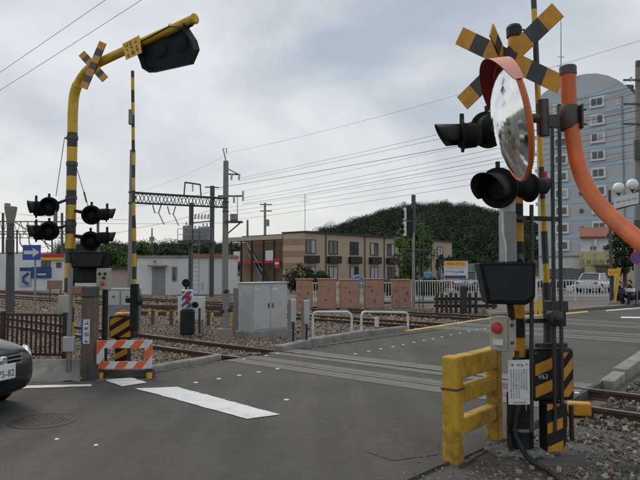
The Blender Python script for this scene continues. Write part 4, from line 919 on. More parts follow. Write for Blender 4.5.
p = G(235, 333); b = MB(); b.ob(V((p.x, p.y + .1, At(235, 288, p.y).z / 2 - .05)), X * .06, Y * .06, Z * (At(235, 288, p.y).z / 2 + .05), 'concrete_pole'); tag(b.build('concrete_stake', bevel=.01), 'plain slim concrete stake against the left side of the big cabinet', 'stake')
# rusty guard rail with yellow bands
ga, gb_ = G(128, 322), G(236, 324); k = thing('guard_rail', 'low rusty steel rail barrier with yellow bands between the tracks', 'guard rail', ga)
d = (gb_ - ga); ln = d.length; d /= ln; fr = (ga, d, V((-d.y, d.x, 0))); zr = At(150, 313, ga.y).z
for z_, hh in ((zr, .06), (zr + .21, .05)): b = MB(); b.box(0, ln, -.03, .03, z_ - hh, z_ + hh, 'rail_rust', fr); b.build('rail', k, bevel=.008)
for i in range(6):
    x_ = .25 + i * (ln - .5) / 5; b = MB(); b.box(x_ - .05, x_ + .05, -.06, -.031, -.2, zr + .1, 'dark_steel', fr); b.build('post', k)
    b = MB(); b.box(x_ - .16, x_ + .16, -.034, -.0305, zr - .055, zr + .055, 'yellow', fr); b.build('yellow_band', k)
# ================================================================== foliage
def leaf_mesh(name, cen, siz, m, parent=None, nrm=None):
    """small leaf-clump faces: centres (n,3), sizes (n,)"""
    n_ = len(cen); a1 = rng.normal(size=(n_, 3))
    if nrm is not None: a1 -= (a1 * nrm).sum(1)[:, None] * nrm * .8
    a1 /= np.linalg.norm(a1, axis=1)[:, None]
    a2 = rng.normal(size=(n_, 3)) if nrm is None else np.cross(nrm, a1) + rng.normal(size=(n_, 3)) * .45; a2 -= (a2 * a1).sum(1)[:, None] * a1; a2 /= np.linalg.norm(a2, axis=1)[:, None]
    s = siz[:, None]; k = rng.uniform(.5, 1, (n_, 4, 1))
    v = np.stack([cen - a1 * s, cen - a2 * s * .7, cen + a1 * s, cen + a2 * s * .7], 1)
    v = cen[:, None] + (v - cen[:, None]) * k
    o = V(cen.mean(0)); me = bpy.data.meshes.new(name)
    me.vertices.add(n_ * 4); me.loops.add(n_ * 4); me.polygons.add(n_)
    me.vertices.foreach_set('co', (v.reshape(-1, 3) - np.array(o)).astype(np.float32).ravel()); me.loops.foreach_set('vertex_index', np.arange(n_ * 4, dtype=np.int32))
    me.polygons.foreach_set('loop_start', np.arange(0, n_ * 4, 4, dtype=np.int32)); me.polygons.foreach_set('loop_total', np.full(n_, 4, dtype=np.int32)); me.validate(); me.materials.append(MATS[m]); me.update()
    ob_ = bpy.data.objects.new(name, me); col.objects.link(ob_); WORLD[ob_.name] = o
    if parent: ob_.parent = parent; ob_.location = o - WORLD[parent.name]
    else: ob_.location = o
    return ob_
def crown_pts(c, rx, ry, rz, clumps, per, cr):
    c = np.array(c); d = rng.normal(size=(clumps, 3)); d /= np.linalg.norm(d, axis=1)[:, None]; rr = rng.uniform(.35, 1, (clumps, 1)) ** .6
    cc = c + d * rr * np.array([rx, ry, rz]); e_ = rng.normal(size=(clumps, per, 3)); e_ /= np.linalg.norm(e_, axis=2)[:, :, None]
    return (cc[:, None] + e_ * rng.uniform(.3, 1, (clumps, per, 1)) * cr * rng.uniform(.6, 1.3, (clumps, 1, 1))).reshape(-1, 3)
def tree(label, base, h, rx, rz, m, clumps=60, per=45, leaf=.16, cr=.5, group=None, name='tree', low=0.0):
    base = V(base); t_ = thing(name, label, 'tree', base, group); b = MB(); cz = base.z + h - rz
    b.tube([base - Z * .2, base + V((.05, 0, (cz - base.z) * .5)), V((base.x + .1, base.y, cz + rz * .5))], [h * .035, h * .025, h * .008], 'bark', 9)
    for i in range(7):
        a_ = i * 2.4; s_ = V((base.x, base.y, cz - rz * .5 + i * rz * .12)); b.tube([s_, s_ + V((math.cos(a_) * rx * .4, math.sin(a_) * rx * .4, rz * .3)), s_ + V((math.cos(a_) * rx * .75, math.sin(a_) * rx * .75, rz * .5))], [h * .014, h * .009, h * .003], 'bark', 6)
    b.build('trunk', t_)
    p = crown_pts((base.x, base.y, cz), rx, rx, rz, clumps, per, cr); leaf_mesh('crown', p, rng.uniform(leaf * .6, leaf * 1.3, len(p)), m, t_); return t_
# ---- wooded hill
HP = [(-400, 247), (-150, 246), (0, 247), (120, 247), (170, 246), (210, 246), (250, 248), (300, 246), (322, 232), (340, 227.5), (360, 221.5), (380, 215), (395, 210.5), (410, 207.5), (425, 206), (440, 206), (455, 207.5), (470, 208.5), (485, 211), (500, 215), (520, 221), (545, 229), (580, 238), (640, 246), (800, 250), (1100, 250)]
hx = np.array([p[0] for p in HP], float); hy = np.array([p[1] for p in HP], float)
def ridge(px): return np.interp(px, hx, hy) + .5 * np.sin(px * .21) + .4 * np.sin(px * .47 + 1)
DR, DF = 430.0, 170.0
pxs = np.linspace(-400, 1100, 220); ts = np.linspace(0, 1.6, 40)
def hill_pt(px, t):
    zr_ = CH + (HZ - ridge(px)) * DR / F - 3.5
    D = DF + (DR - DF) * t; x = (px - CX) / F * D; z = np.where(t <= 1, zr_ * np.clip(t, 0, 1) ** .85, zr_ * np.clip(1 - (t - 1) * 1.6, 0, 1))
    return x, D, z
vs_, fs = [], []
for t_ in ts:
    x, D, z = hill_pt(pxs, np.full_like(pxs, t_)); vs_ += [(a_, float(D[0]), c_ + GZ - .05) for a_, c_ in zip(x, z)]
W_ = len(pxs)
for j in range(len(ts) - 1):
    for i in range(W_ - 1): fs.append((j * W_ + i, j * W_ + i + 1, (j + 1) * W_ + i + 1, (j + 1) * W_ + i))
b = MB(); b.add(vs_, fs, 'leaf_dark', True); struct(b.build('hill'))
n_ = 3200; px = rng.uniform(60, 620, n_); t_ = rng.uniform(0.0, 1.06, n_) ** .8
px[:900] = rng.uniform(320, 560, 900); t_[:700] = rng.uniform(.88, 1.05, 700)
x, D, z = hill_pt(px, t_); x = (px - CX) / F * D; cr = rng.uniform(1.6, 5.2, n_)
cc = np.stack([x, D, z + cr * .3 + rng.normal(0, .9, n_)], 1); e_ = rng.normal(size=(n_, 170, 3)); e_ /= np.linalg.norm(e_, axis=2)[:, :, None]; e_[:, :, 2] = np.abs(e_[:, :, 2]) * 1.25
p = (cc[:, None] + e_ * cr[:, None, None] * rng.uniform(.82, 1.04, (n_, 170, 1))).reshape(-1, 3)
o = stuff(leaf_mesh('forest', p, rng.uniform(.26, .5, len(p)), 'leaf_hill', None, e_.reshape(-1, 3) / np.linalg.norm(e_.reshape(-1, 3), axis=1)[:, None])); ta = o.data.attributes.new('tint', 'FLOAT', 'FACE'); ta.data.foreach_set('value', np.repeat(rng.uniform(.7, 1.4, n_), 170).astype(np.float32)); tag(o, 'dark green forest covering the far hill', 'forest')
# ---- trees
for px, D, yt, w, m, lab in ((112, 82, 245, 26, 'leaf_mid', 'bright green tree behind the left crossing lamps'), (140, 88, 242, 24, 'leaf_mid', 'green tree behind the striped gate arm and concrete pole'), (92, 95, 250, 26, 'leaf_mid', 'green tree showing between the left lamps and black box'), (172, 110, 247, 30, 'leaf_dark', 'dark tree rising above the white shed roof'), (205, 118, 247, 34, 'leaf_dark', 'dark tree behind the transformer platform')):
    h_ = 1.6 + (270 - yt) * D / F; r_ = w / 2 * D / F; tree(lab, ((px - CX) / F * D, D, GZ), h_, r_, h_ * .42, m, 70, 50, .28, .7, 'trees behind the station yard')
D = 50; h_ = 1.6 + (270 - 216) * D / F
tree('slender green tree growing in front of the tan apartment block', ((414 - CX) / F * D, D, GZ), h_, 1.5, 2.6, 'leaf_mid', 130, 50, .13, .45)
D = 52; tree('dark bushy tree between the clinic and the utility pole', ((624 - CX) / F * D, D, GZ), 1.6 + (270 - 221) * D / F, 1.25, 2.3, 'leaf_dark', 80, 50, .13, .42)
for px, D, w, hh, lab in ((396, 40, 2.0, 1.15, 'low green shrub behind the white railing left of the signal mast'), (426, 40, 2.3, 1.25, 'low green shrub behind the white railing right of the signal mast'), (300, 46, 2.2, 2.2, 'green shrub beside the apartment staircase'), (322, 42, 1.5, 1.6, 'dark green shrub behind the second pink cabinet'), (460, 62, 5, 4.2, 'dark green bush mass behind the yellow signboard'), (505, 70, 7, 5.5, 'dark green bush mass behind the right crossing signal')):
    c = V(((px - CX) / F * D, D, GZ)); k = thing('shrub', lab, 'shrub', c); b = MB()
    for i in range(5): b.tube([c, c + V((math.cos(i * 1.3) * w * .25, math.sin(i * 1.3) * w * .2, hh * .7))], .03, 'bark', 5)
    b.build('stem', k); p = crown_pts((c.x, c.y, GZ + hh * .5), w * .5, .6, hh * .45, 45, 40, .35); leaf_mesh('foliage', p, rng.uniform(.06, .16, len(p)) * max(1, D / 45), 'leaf_shrub', k)
# ================================================================== tan apartment block
def window(parent, fr, x0, x1, z0, z1, y, frame='rail_dark', pane='glass_dark', cols=2, curtain=True, fw=.06):
    b = MB()
    for a_, c_, d_, e_ in ((x0, x1, z0, z0 + fw), (x0, x1, z1 - fw, z1), (x0, x0 + fw, z0 + fw, z1 - fw), (x1 - fw, x1, z0 + fw, z1 - fw)): b.box(a_, c_, y - .05, y + .04, d_, e_, frame, fr)
    for i in range(1, cols): xm = x0 + (x1 - x0) * i / cols; b.box(xm - fw / 2, xm + fw / 2, y - .045, y + .035, z0 + fw, z1 - fw, frame, fr)
    w_ = b.build('window', parent)
    for i in range(cols):
        a_, c_ = x0 + fw * .9 + (x1 - x0 - fw) * i / cols, x0 + fw * .2 + (x1 - x0 - fw) * (i + 1) / cols
        b = MB(); b.box(a_, c_, y - .012, y - .004, z0 + fw * .9, z1 - fw * .9, 'curtain' if curtain and random.random() < .55 else pane, fr); b.build('pane', w_)
    return w_
c0 = V((*At(305, 285, 61).xy, GZ)); apt = thing('apartment_block', 'two storey tan apartment block with dark windows and open stair', 'building', c0)
LF, LS = VX(452, c0, NQ), VX(228.5, c0, T); frF = (c0, NQ, T); frS = (c0, T, NQ); zT = At(305, 232.5, c0.y).z - GZ
L1 = VX(283, c0, T)
b = MB(); b.box(0, LF, 0, L1, 0, zT, 'apt_tan', frF); b.build('wall', apt); b = MB(); b.box(2.2, LF, L1, LS, 0, zT - .01, 'apt_tan', frF); b.build('wall', apt)
b = MB(); b.box(-.12, LF + .25, -.3, L1 + .1, zT, zT + .16, 'roof_dark', frF); b.box(2.1, LF + .25, L1 + .1, LS + .2, zT, zT + .15, 'roof_dark', frF); b.build('roof', apt)
for i in range(9):                          # banded cladding on the gable end
    b = MB(); b.box(.02, L1, -.03, 0, i * zT / 9 + .02, (i + 1) * zT / 9 - .02, 'apt_brown' if i % 2 else 'apt_tan', frS); b.build('cladding_panel', apt)
wx = [310.5, 333, 354, 374, 391, 408, 424, 440]
for i, px in enumerate(wx):
    s_ = VX(px, c0, NQ); hw = .72
    for z0, z1 in ((.55, 2.0), (3.25, 4.65)): window(apt, frF, s_ - hw, s_ + hw, z0 + .1, z1 + .1, -.03, cols=2)
    b = MB()
    b.box(s_ - .95, s_ + .95, -.42, -.36, 2.45, 3.15, 'rail_dark', frF); b.box(s_ - .95, s_ - .9, -.36, 0, 2.45, 3.12, 'rail_dark', frF); b.box(s_ + .9, s_ + .95, -.36, 0, 2.45, 3.12, 'rail_dark', frF); b.box(s_ - .95, s_ + .95, -.36, 0, 2.40, 2.45, 'rail_dark', frF)
    b.build('balcony', apt)
for px in (325.5, 364.5, 384, 399.5, 431):
    s_ = VX(px, c0, NQ); b = MB(); b.tube([c0 + NQ * s_ - T * .07 + Z * .1, c0 + NQ * s_ - T * .07 + Z * zT], .05, 'roof_dark', 8); b.build('downpipe', apt)
# gallery and stair on the gable
b = MB(); b.box(L1, LS, -.2, 1.6, zT - .55, zT - .12, 'apt_trim', frS); b.build('gallery_roof', apt)
b = MB(); b.box(L1, LS, 2.0, 2.2, 0, zT - .6, 'apt_brown', frS); b.build('gallery_wall', apt)
b = MB(); b.box(L1 + .05, LS, .0, 1.6, 2.45, 2.62, 'roof_dark', frS); b.build('gallery_floor', apt)
b = MB(); b.box(L1 + .05, LS - .4, -.03, .0, 2.45, 2.68, 'sign_red', frS); b.build('red_edge', apt)
for px in (231, 241.5, 252, 263.5, 274.5):
    s_ = VX(px, c0, T); b = MB(); b.box(s_ - .1, s_ + .1, -.12, .02, 0, zT - .55, 'rail_dark', frS); b.build('column', apt)
for px0, px1 in ((265, 273), (233, 239.5)):
    b = MB(); b.box(VX(px1, c0, T), VX(px0, c0, T), .05, .1, 2.7, 3.75, 'frame_white', frS); b.build('balustrade_panel', apt)
for px0, px1 in ((244, 249), (266, 271)):
    b = MB(); b.box(VX(px1, c0, T), VX(px0, c0, T), 1.9, 2.0, .1, 2.1, 'grey_door', frS); b.build('door', apt)
a_, e_ = VX(245, c0, T), VX(263, c0, T)
b = MB(); b.prism([c0 + T * a_ + NQ * .3 + Z * 3.9, c0 + T * a_ + NQ * .3 + Z * 3.6, c0 + T * e_ + NQ * .3 + Z * .1, c0 + T * e_ + NQ * .3 + Z * .4], NQ * .9, 'grey_steel'); b.build('stair', apt)
b = MB(); b.tube([c0 + T * a_ + NQ * .2 + Z * 4.7, c0 + T * e_ + NQ * .2 + Z * 1.2], .04, 'frame_white', 6); b.build('handrail', apt)
s_ = VX(279, c0, T); b = MB(); b.box(s_ - .35, s_ + .35, -.3, -.2, 1.9, 2.9, 'sign_red', frS); vb = b.build('banner', apt)
b = MB(); b.box(s_ - .3, s_ + .3, -.308, -.301, 2.3, 2.5, 'frame_white', frS); b.build('banner_text', vb)
p = At(305, 232, 62); b = MB(); b.tube([V((p.x, p.y, zT)), At(305, 194, 62)], .025, 'dark_steel', 6)
for py in (198, 202): q = At(305, py, 62); b.tube([q - X * .4, q + X * .4], .015, 'dark_steel', 5)
b.build('antenna', apt)
p = V((*At(356.5, 290, 55).xy, GZ)); b = MB(); a_ = At(352.5, 287, 55); e_ = At(364, 274.5, 55)
b.prism([V((a_.x, 55, GZ)), V((e_.x, 55, GZ)), V((e_.x, 55, e_.z - .3)), V(((a_.x + e_.x) / 2, 55, e_.z)), V((a_.x, 55, e_.z - .2))], V((0, .8, 0)), 'tarp_blue'); tag(b.build('tarpaulin', bevel=.1, seg=2), 'bright blue tarpaulin heap between the third and fourth pink cabinets', 'tarpaulin')
p = At(427.5, 276, 46); b = MB(); b.ob(V((p.x, 46, (p.z + GZ) / 2 + .15)), X * .3, Y * .3, Z * ((p.z - GZ) / 2 + .15), 'tarp_blue'); tag(b.build('water_tank', bevel=.08, seg=2), 'small blue tank behind the white railing under the slender tree', 'tank')
# ================================================================== white shed, pink shed, far left shop
D = 43; a_, e_ = At(136.5, 290, D), At(226, 290, D); zt = At(140, 257.5, D).z; o_ = V((a_.x, D, GZ)); fr = (o_, X, Y); w_ = e_.x - a_.x; k = thing('shed', 'long low white shed with grey shutter door and orange roof edge', 'building', o_)
px2 = lambda px: At(px, 290, D).x - a_.x
b = MB(); b.box(0, w_, 0, 6, 0, zt - GZ, 'white_wall', fr); b.build('wall', k)
b = MB(); b.box(-.15, px2(190), -.15, 6.1, zt - GZ, zt - GZ + .14, 'concrete', fr); b.build('roof', k)
b = MB(); b.box(px2(191), w_ + .1, -.2, 6.1, zt - GZ, zt - GZ + .24, 'orange_trim', fr); b.build('roof_fascia', k)
b = MB(); b.box(px2(152), px2(165), -.04, 0, 0, 1.9, 'grey_door', fr); sd2 = b.build('shutter_door', k)
for i in range(10): b = MB(); b.box(px2(152.3), px2(164.7), -.06, -.041, .1 + i * .175, .25 + i * .175, 'grey_door', fr); b.build('slat', sd2)
b = MB(); b.box(px2(150), px2(167), -.7, 0, 1.95, 2.05, 'concrete', fr); b.build('canopy', k)
window(k, fr, px2(172), px2(176.5), .95, 1.95, -.02, frame='grey_steel', cols=1, curtain=False)
for i, (xa, xb) in enumerate(((178, 192), (192.6, 208), (208.6, 222))): b = MB(); b.box(px2(xa), px2(xb), -.05, 0, .05, zt - GZ - .1, 'frame_white', fr); b.build('wall_panel', k)
b = MB(); b.box(px2(201), px2(204), -.06, -.05, .3, .85, 'tower_band', fr); b.build('door_plate', k)
b = MB(); b.lathe(o_ + X * px2(155) - Y * .15 + Z * 2.3, -Y, [(.1, 0), (.1, .15), (.001, .16)], 'grey_steel', 10); b.build('wall_lamp', k)
D = 46; a_, e_ = At(104, 290, D), At(133, 290, D); k = thing('shed', 'small beige shed with dark flat roof behind the left gate', 'building', V((a_.x, D, GZ))); zt = At(110, 269, D).z
b = MB(); b.box(a_.x, e_.x, D, D + 5, GZ, zt, 'pink_wall'); b.build('wall', k); b = MB(); b.box(a_.x - .3, e_.x + .3, D - .4, D + 5.3, zt, zt + .18, 'roof_dark'); b.build('roof', k)
D = 52; a_, e_ = At(-30, 290, D), At(67.5, 290, D); zt = At(30, 254, D).z; k = thing('shop', 'white shop with red and yellow roof stripe and blue signs at far left', 'building', V((a_.x, D, GZ))); p2 = lambda px: At(px, 290, D).x
b = MB(); b.box(a_.x, e_.x, D, D + 8, GZ, zt, 'white_wall'); b.build('wall', k)
zz = lambda py: At(30, py, D).z
b = MB(); b.box(p2(41), p2(63.5), D - .3, D, zz(257.2), zz(254), 'sign_red'); b.build('red_fascia', k); b = MB(); b.box(p2(41), p2(63.5), D - .28, D, zz(260), zz(257.4), 'sign_yellow'); b.build('yellow_fascia', k)
for xa, xb, ya, yb in ((41, 50, 261, 267), (56, 61, 262.5, 267.5)): window(k, (V((0, D, 0)), X, Y), p2(xa), p2(xb), zz(yb), zz(ya), -.02, frame='dark_steel', cols=2, curtain=False)
for xa, xb, ya, yb, m in ((20, 31.5, 267.5, 271, 'sign_bluedark'), (31.8, 51, 267, 278, 'sign_bluedark'), (20, 31, 271.3, 286, 'tower_wall')):
    b = MB(); b.box(p2(xa), p2(xb), D - .15, D, zz(yb), zz(ya), m); sg_ = b.build('sign_panel', k)
    if yb == 278: b = MB(); b.box(p2(38), p2(46.5), D - .16, D - .15, zz(275), zz(273.6), 'frame_white'); b.build('sign_lettering', sg_)
    if yb == 286: b = MB(); b.tube([V((p2(29), D - .17, zz(273))), V((p2(24), D - .17, zz(277))), V((p2(24), D - .17, zz(281))), V((p2(29), D - .17, zz(284)))], .12, 'chip_blue', 6); b.build('sign_lettering', sg_)
D = 30; a_, e_ = At(47, 289.5, D), At(62, 280.5, D); k = thing('notice_board', 'plain brown board with pale marks left of the left signal', 'board', V((a_.x, D, GZ)))
b = MB(); b.box(a_.x, e_.x, D, D + .06, a_.z, e_.z, 'brown_box'); b.build('board', k)
for x_ in (a_.x + .1, e_.x - .1): b = MB(); b.tube([V((x_, D + .1, GZ)), V((x_, D + .1, e_.z - .05))], .03, 'dark_steel', 6); b.build('leg', k)
# one-way sign
D = 21; p = V((*At(35.5, 290, D).xy, GZ)); k = thing('road_sign', 'blue one way sign with a white arrow pointing right', 'road sign', p)
b = MB(); b.tube([p, At(35.5, 246, D + .05)], .032, 'grey_steel', 8); b.build('post', k)
a_, e_ = At(23.3, 260, D), At(41.7, 245, D); b = MB(); b.box(a_.x, e_.x, D - .06, D - .05, a_.z, e_.z, 'sign_blue'); pl_ = b.build('plate', k)
cz = (a_.z + e_.z) / 2; b = MB(); b.prism([V((x_, D - .0605, cz + z_)) for x_, z_ in ((a_.x + .04, -.06), (a_.x + .34, -.06), (a_.x + .34, -.16), (e_.x - .04, 0), (a_.x + .34, .16), (a_.x + .34, .06), (a_.x + .04, .06))], V((0, -.003, 0)), 'white_sign'); b.build('arrow', pl_)
# ================================================================== pink relay cabinets
cabs = [(296, 312.5, 'leftmost pinkish brown trackside cabinet, half open toward the stakes'), (317.5, 336, 'second pinkish brown cabinet from the left, above the first hoop'), (340, 359.5, 'third pinkish brown cabinet with a small white stake before it'), (364.5, 384, 'fourth pinkish brown cabinet, behind the white bollard'), (392.5, 411, 'rightmost pinkish brown cabinet with a darker right half, beside the signal mast')]
for i, (xa, xb, lab) in enumerate(cabs):
    D = 25.6 + .1 * i + random.uniform(-.12, .12); a_, e_ = At(xa, 309, D), At(xb, 280 + (.6 if i == 4 else random.uniform(-.5, .4)), D); p = V((a_.x, D, GZ)); k = thing('relay_cabinet', lab, 'cabinet', p, 'pink trackside cabinets'); w_ = e_.x - a_.x
    b = MB(); b.box(a_.x, e_.x, D, D + .6, GZ + .1, e_.z, 'pink_cab'); b.build('body', k, bevel=.015)
    b = MB(); b.box(a_.x - .03, e_.x + .03, D - .04, D + .64, e_.z, e_.z + .05, 'pink_cab'); b.build('roof', k, bevel=.01)
    b = MB(); b.box(a_.x - .05, e_.x + .05, D - .05, D + .65, GZ - .1, GZ + .1, 'concrete'); b.build('plinth', k, bevel=.01)
    s_ = .36 if i == 0 else .34
    for x0, x1 in (((.02, w_ * s_ - .01), (w_ * s_ + .01, w_ - .02)) if i in (0, 4) else ((.03, w_ - .03),)):
        b = MB(); b.box(a_.x + x0, a_.x + x1, D - .02, D, GZ + .14, e_.z - .04, 'pink_cab'); dr = b.build('door', k, bevel=.006)
        for z_ in (.3 + .12 * random.random(), .6 + .2 * random.random()): b = MB(); b.ob((a_.x + x0 + (x1 - x0) * random.uniform(.35, .75), D - .03, GZ + z_ + .12), X * .02, Y * .012, Z * random.uniform(.03, .06), 'dark_steel'); b.build('handle', dr)
        b = MB(); b.box(a_.x + x0 + .1, a_.x + min(x1 - .03, x0 + .3), D - .022, D - .02, e_.z - .30 - .1 * random.random(), e_.z - .26, 'brown_box'); b.build('vent', dr)
p = G(345.5, 310.5, GZ); b = MB(); b.tube([p, V((p.x, p.y, At(345, 294, p.y).z))], .03, 'dark_steel', 8); k = thing('marker_post', 'thin dark stake with a white head before the third pink cabinet', 'stake', p); b.build('stake', k)
b = MB(); b.ob(At(345.5, 296, p.y - .04), X * .08, Y * .02, Z * .07, 'white_paint'); b.build('head', k)
# ================================================================== white railing
def railing(pa, pb, label, h=.88, sp=.115, z=.1, skip=()):
    pa, pb = V(pa), V(pb); d = pb - pa; ln = d.length; d /= ln; fr = (pa, d, V((-d.y, d.x, 0))); k = thing('railing', label, 'railing', V((pa.x, pa.y, z)), 'white railings beyond the tracks')
    for z_ in (z + .1, z + h): b = MB(); b.box(0, ln, -.025, .025, z_ - .025, z_ + .025, 'white_paint', fr); b.build('rail', k)
    s_ = sp; b0 = None; i = 0
    n_ = max(1, round(ln / 1.95))
    for i in range(n_ + 1): b = MB(); b.box(i * ln / n_ - .03, i * ln / n_ + .03, -.03, .03, z - .15, z + h + .04, 'white_paint', fr); b.build('post', k)
    while s_ < ln - .05:
        if b0 is None: b = MB(); b.box(s_ - .014, s_ + .014, -.014, .014, z + .1, z + h, 'white_paint', fr); b0 = b.build('bar', k); ss = s_
        elif min(abs(s_ - i * ln / n_) for i in range(n_ + 1)) > .04: o = b0.copy(); col.objects.link(o); o.location = b0.location + d * (s_ - ss)
        s_ += sp
railing(At(300, 300, 32.5), At(409, 300, 31.5), 'white upright bar railing behind the pink cabinets', .95, .14, GZ + .05)
railing(At(411, 300, 30.2), At(535, 300, 29.6), 'white upright bar railing between signal mast and right crossing signal', .97, .115, GZ + .08)
railing(At(537, 300, 29.8), At(612, 300, 31.2), 'white upright bar railing in front of the white car', .86, .19)
b = MB(); q = At(569.5, 288, 29.7); b.ob(q, X * .12, Y * .015, Z * .13, 'white_sign'); tag(b.build('notice_plate'), 'small white plate hung on the right railing', 'sign')
# dark timber fence at the track side
k = thing('timber_fence', 'low dark fence of old sleeper stakes in front of the white railing', 'fence', G(436, 314, GZ))
for px, yt in ((437, 294), (442, 293), (446.5, 295), (451, 292.5), (456, 293), (470, 293), (476, 292), (487, 294), (494, 296)):
    p = G(px, 314.5, GZ); b = MB(); b.ob(V((p.x, p.y, At(px, yt, p.y).z / 2 - .1)), X * .05, Y * .05, Z * (At(px, yt, p.y).z / 2 + .1), 'dark_timber'); b.build('stake', k, bevel=.01)
p, q = G(435, 314.5, GZ), G(497, 314.5, GZ)
for py in (299, 306): b = MB(); a_, e_ = At(434, py, p.y + .07), At(497, py, p.y + .07); b.ob((a_ + e_) / 2, (e_ - a_) / 2, Y * .02, Z * .06, 'dark_timber'); b.build('board', k)
p = G(463, 314.5, GZ); b = MB(); b.ob(V((p.x, p.y - .1, At(463, 286, p.y).z / 2 - .1)), X * .125, Y * .12, Z * (At(463, 286, p.y).z / 2 + .1), 'dark_timber'); tag(b.build('timber_post', bevel=.02), 'thick black timber post standing in the low stake fence', 'post')
p = G(474, 313.8, GZ); b = MB(); b.tube([p - Z * .1, p + Z * .32], .06, 'white_paint', 10); tag(b.build('marker_post'), 'tiny white marker post right of the thick black timber post', 'marker')
for px in (531, 535.5, 540):
    p = G(px, 315, 0); b = MB(); b.tube([p, At(px + 1.5, 299, p.y)], .05, 'yellow', 10); tag(b.build('guard_bar'), {531: 'left', 535.5: 'middle', 540: 'right'}[px] + ' one of three yellow bars behind the right signal post', 'guard bar', 'yellow bars beyond the tracks')
# ================================================================== blue-grey tower block
p0 = V((*At(600, 285, 101).xy, GZ)); NT = NQ
tw = thing('tower_block', 'tall blue grey apartment tower with curved roof line', 'building', p0)
onT = lambda px, py, off=0.0: OnP(px, py, p0 - NQ * off, NQ)
top = [(536, 101), (543, 93.5), (552, 87), (563, 80.5), (575, 76), (586, 73.8), (597, 73.4), (608, 75.6), (617, 79.5), (625, 85), (632, 92), (637, 99)]
outl = [onT(*q) for q in top]; l0, r0 = outl[0].copy(), outl[-1].copy(); l0.z = r0.z = GZ
b = MB(); b.prism([l0] + outl + [r0], NQ * 14, 'tower_wall'); b.build('wall', tw)
sx = lambda px: -VX(px, p0, T)            # along the face, rightwards
fr = (p0, -T, NQ)
def zr_(px, py): return onT(px, py).z
FH = 2.93; ztop = zr_(600, 101.8)
x0, x1 = sx(536.6), sx(636.4)
for i in range(11):
    zc = ztop - FH * i
    if zc < 3: break
    b = MB(); b.box(x0 + .05 if i else x0 + 1.2, x1 - .05 if i else x1 - 1.0, -.06, 0, zc + 1.15 - GZ, zc + 1.75 - GZ, 'tower_band', fr); b.build('floor_band', tw)
    for px, m in ((563 + i * .55, 0), (600.5 + i * .6, 1)):
        s_ = sx(px) if px < 640 else None
        s_ = sx(563.5) if m == 0 else sx(601)
        b = MB(); b.box(s_ - 1.15, s_ + 1.15, -.42, 0, zc - .95 - GZ, zc + .8 - GZ, 'frame_white', fr); wf = b.build('window_bay', tw, bevel=.05)
        for j in range(2): b = MB(); b.box(s_ - .85 + j * .88, s_ - .03 + j * .88, -.435, -.42, zc - .6 - GZ, zc + .55 - GZ, 'glass_dark' if (i * 3 + j + m) % 4 else 'curtain', fr); b.build('pane', wf)
        b = MB(); b.box(s_ - .05, s_ + .05, -.45, -.436, zc - .6 - GZ, zc + .55 - GZ, 'frame_white', fr); b.build('mullion', wf)
    if i > 2: s_ = sx(583); b = MB(); b.box(s_ - .25, s_ + .25, -.3, 0, zc - .5 - GZ, zc + .1 - GZ, 'dark_steel', fr); b.build('extractor_vent', tw)
b = MB(); b.box(sx(625.5), sx(627), -.12, 0, .5, zr_(626, 95) - GZ, 'grey_steel', fr); b.build('downpipe', tw)
q = onT(561, 84, -3); b = MB(); b.tube([q - Z * 1, OnP(561, 16, q, Y)], [.09, .05], 'dark_steel', 6)
for py in (57, 66): c = OnP(561, py, q, Y); b.tube([c - X * .6, c + X * .6], .05, 'dark_steel', 5)
b.build('antenna', tw)
# roof-side plant on the right shoulder
for px, py in ((628, 91), (634, 96)): q = onT(px, py, -1.5); b = MB(); b.ob(q, X * .7, Y * .6, Z * .9, 'dark_steel'); b.build('roof_plant', tw, bevel=.1)
# ================================================================== clinic with brown roof
D = 72; xx = lambda px: At(px, 280, D).x; zz = lambda py: At(600, py, D).z
k = thing('clinic', 'cream clinic building with green lettering under a brown roof', 'building', V((xx(580), D, GZ)))
b = MB(); b.box(xx(580), xx(628), D, D + 8, GZ, zz(251.5), 'cream_wall'); b.build('lower_wall', k)
b = MB(); b.box(xx(581), xx(627), D + .1, D + 8, zz(251.5), zz(238), 'white_wall'); b.build('upper_wall', k)
b = MB(); b.prism([V((xx(580.5), D - .5, zz(238.4))), V((xx(580.5), D - .5, zz(236.8))), V((xx(580.5), D + 3, zz(228.5) + .3)), V((xx(580.5), D + 8.5, zz(237)))], X * (xx(629) - xx(580.5)), 'roof_brown'); b.build('roof', k)
for xa, xb, ya, yb in ((589.5, 596, 246, 250.8), (601, 611, 245.5, 250.8)): window(k, (V((0, D + .1, 0)), X, Y), xx(xa), xx(xb), zz(yb), zz(ya), -.03, frame='frame_white', cols=2, curtain=False)
for xa, xb, ya, yb in ((579.5, 584.5, 267, 275), (593, 610, 266.5, 279)): window(k, (V((0, D, 0)), X, Y), xx(xa) + .2, xx(xb), zz(yb), zz(ya), -.03, frame='brown_box', cols=2, curtain=False)
b = MB(); b.box(xx(592), xx(611), D - .6, D, zz(266), zz(264.6), 'roof_brown'); b.build('canopy', k)
b = MB(); b.box(xx(580.3), xx(610), D - .08, D, zz(265), zz(252), 'cream_wall'); sb = b.build('sign_band', k)
for ch, px in (('く', 582.5), ('さ', 594), ('き', 606)): text(ch, 'letter', sb, V((xx(px), D - .09, zz(256))), X, Z, .62, 'sign_green', .01)
for i, ch in enumerate('耳鼻咽喉科'): text(ch, 'letter', sb, V((xx(582.5 + i * 6), D - .09, zz(262.2))), X, Z, .66, 'sign_green', .012)
b = MB(); b.ob((xx(595), D - .3, zz(243)), X * .12, Y * .1, Z * .35, 'frame_white'); b.build('wall_lamp', k)
k.rotation_euler.z = -math.atan2(xx(600), D)
D = 76; k = thing('annex', 'low white annex between the tower and the clinic', 'building', V((At(548, 280, D).x, D, GZ)))
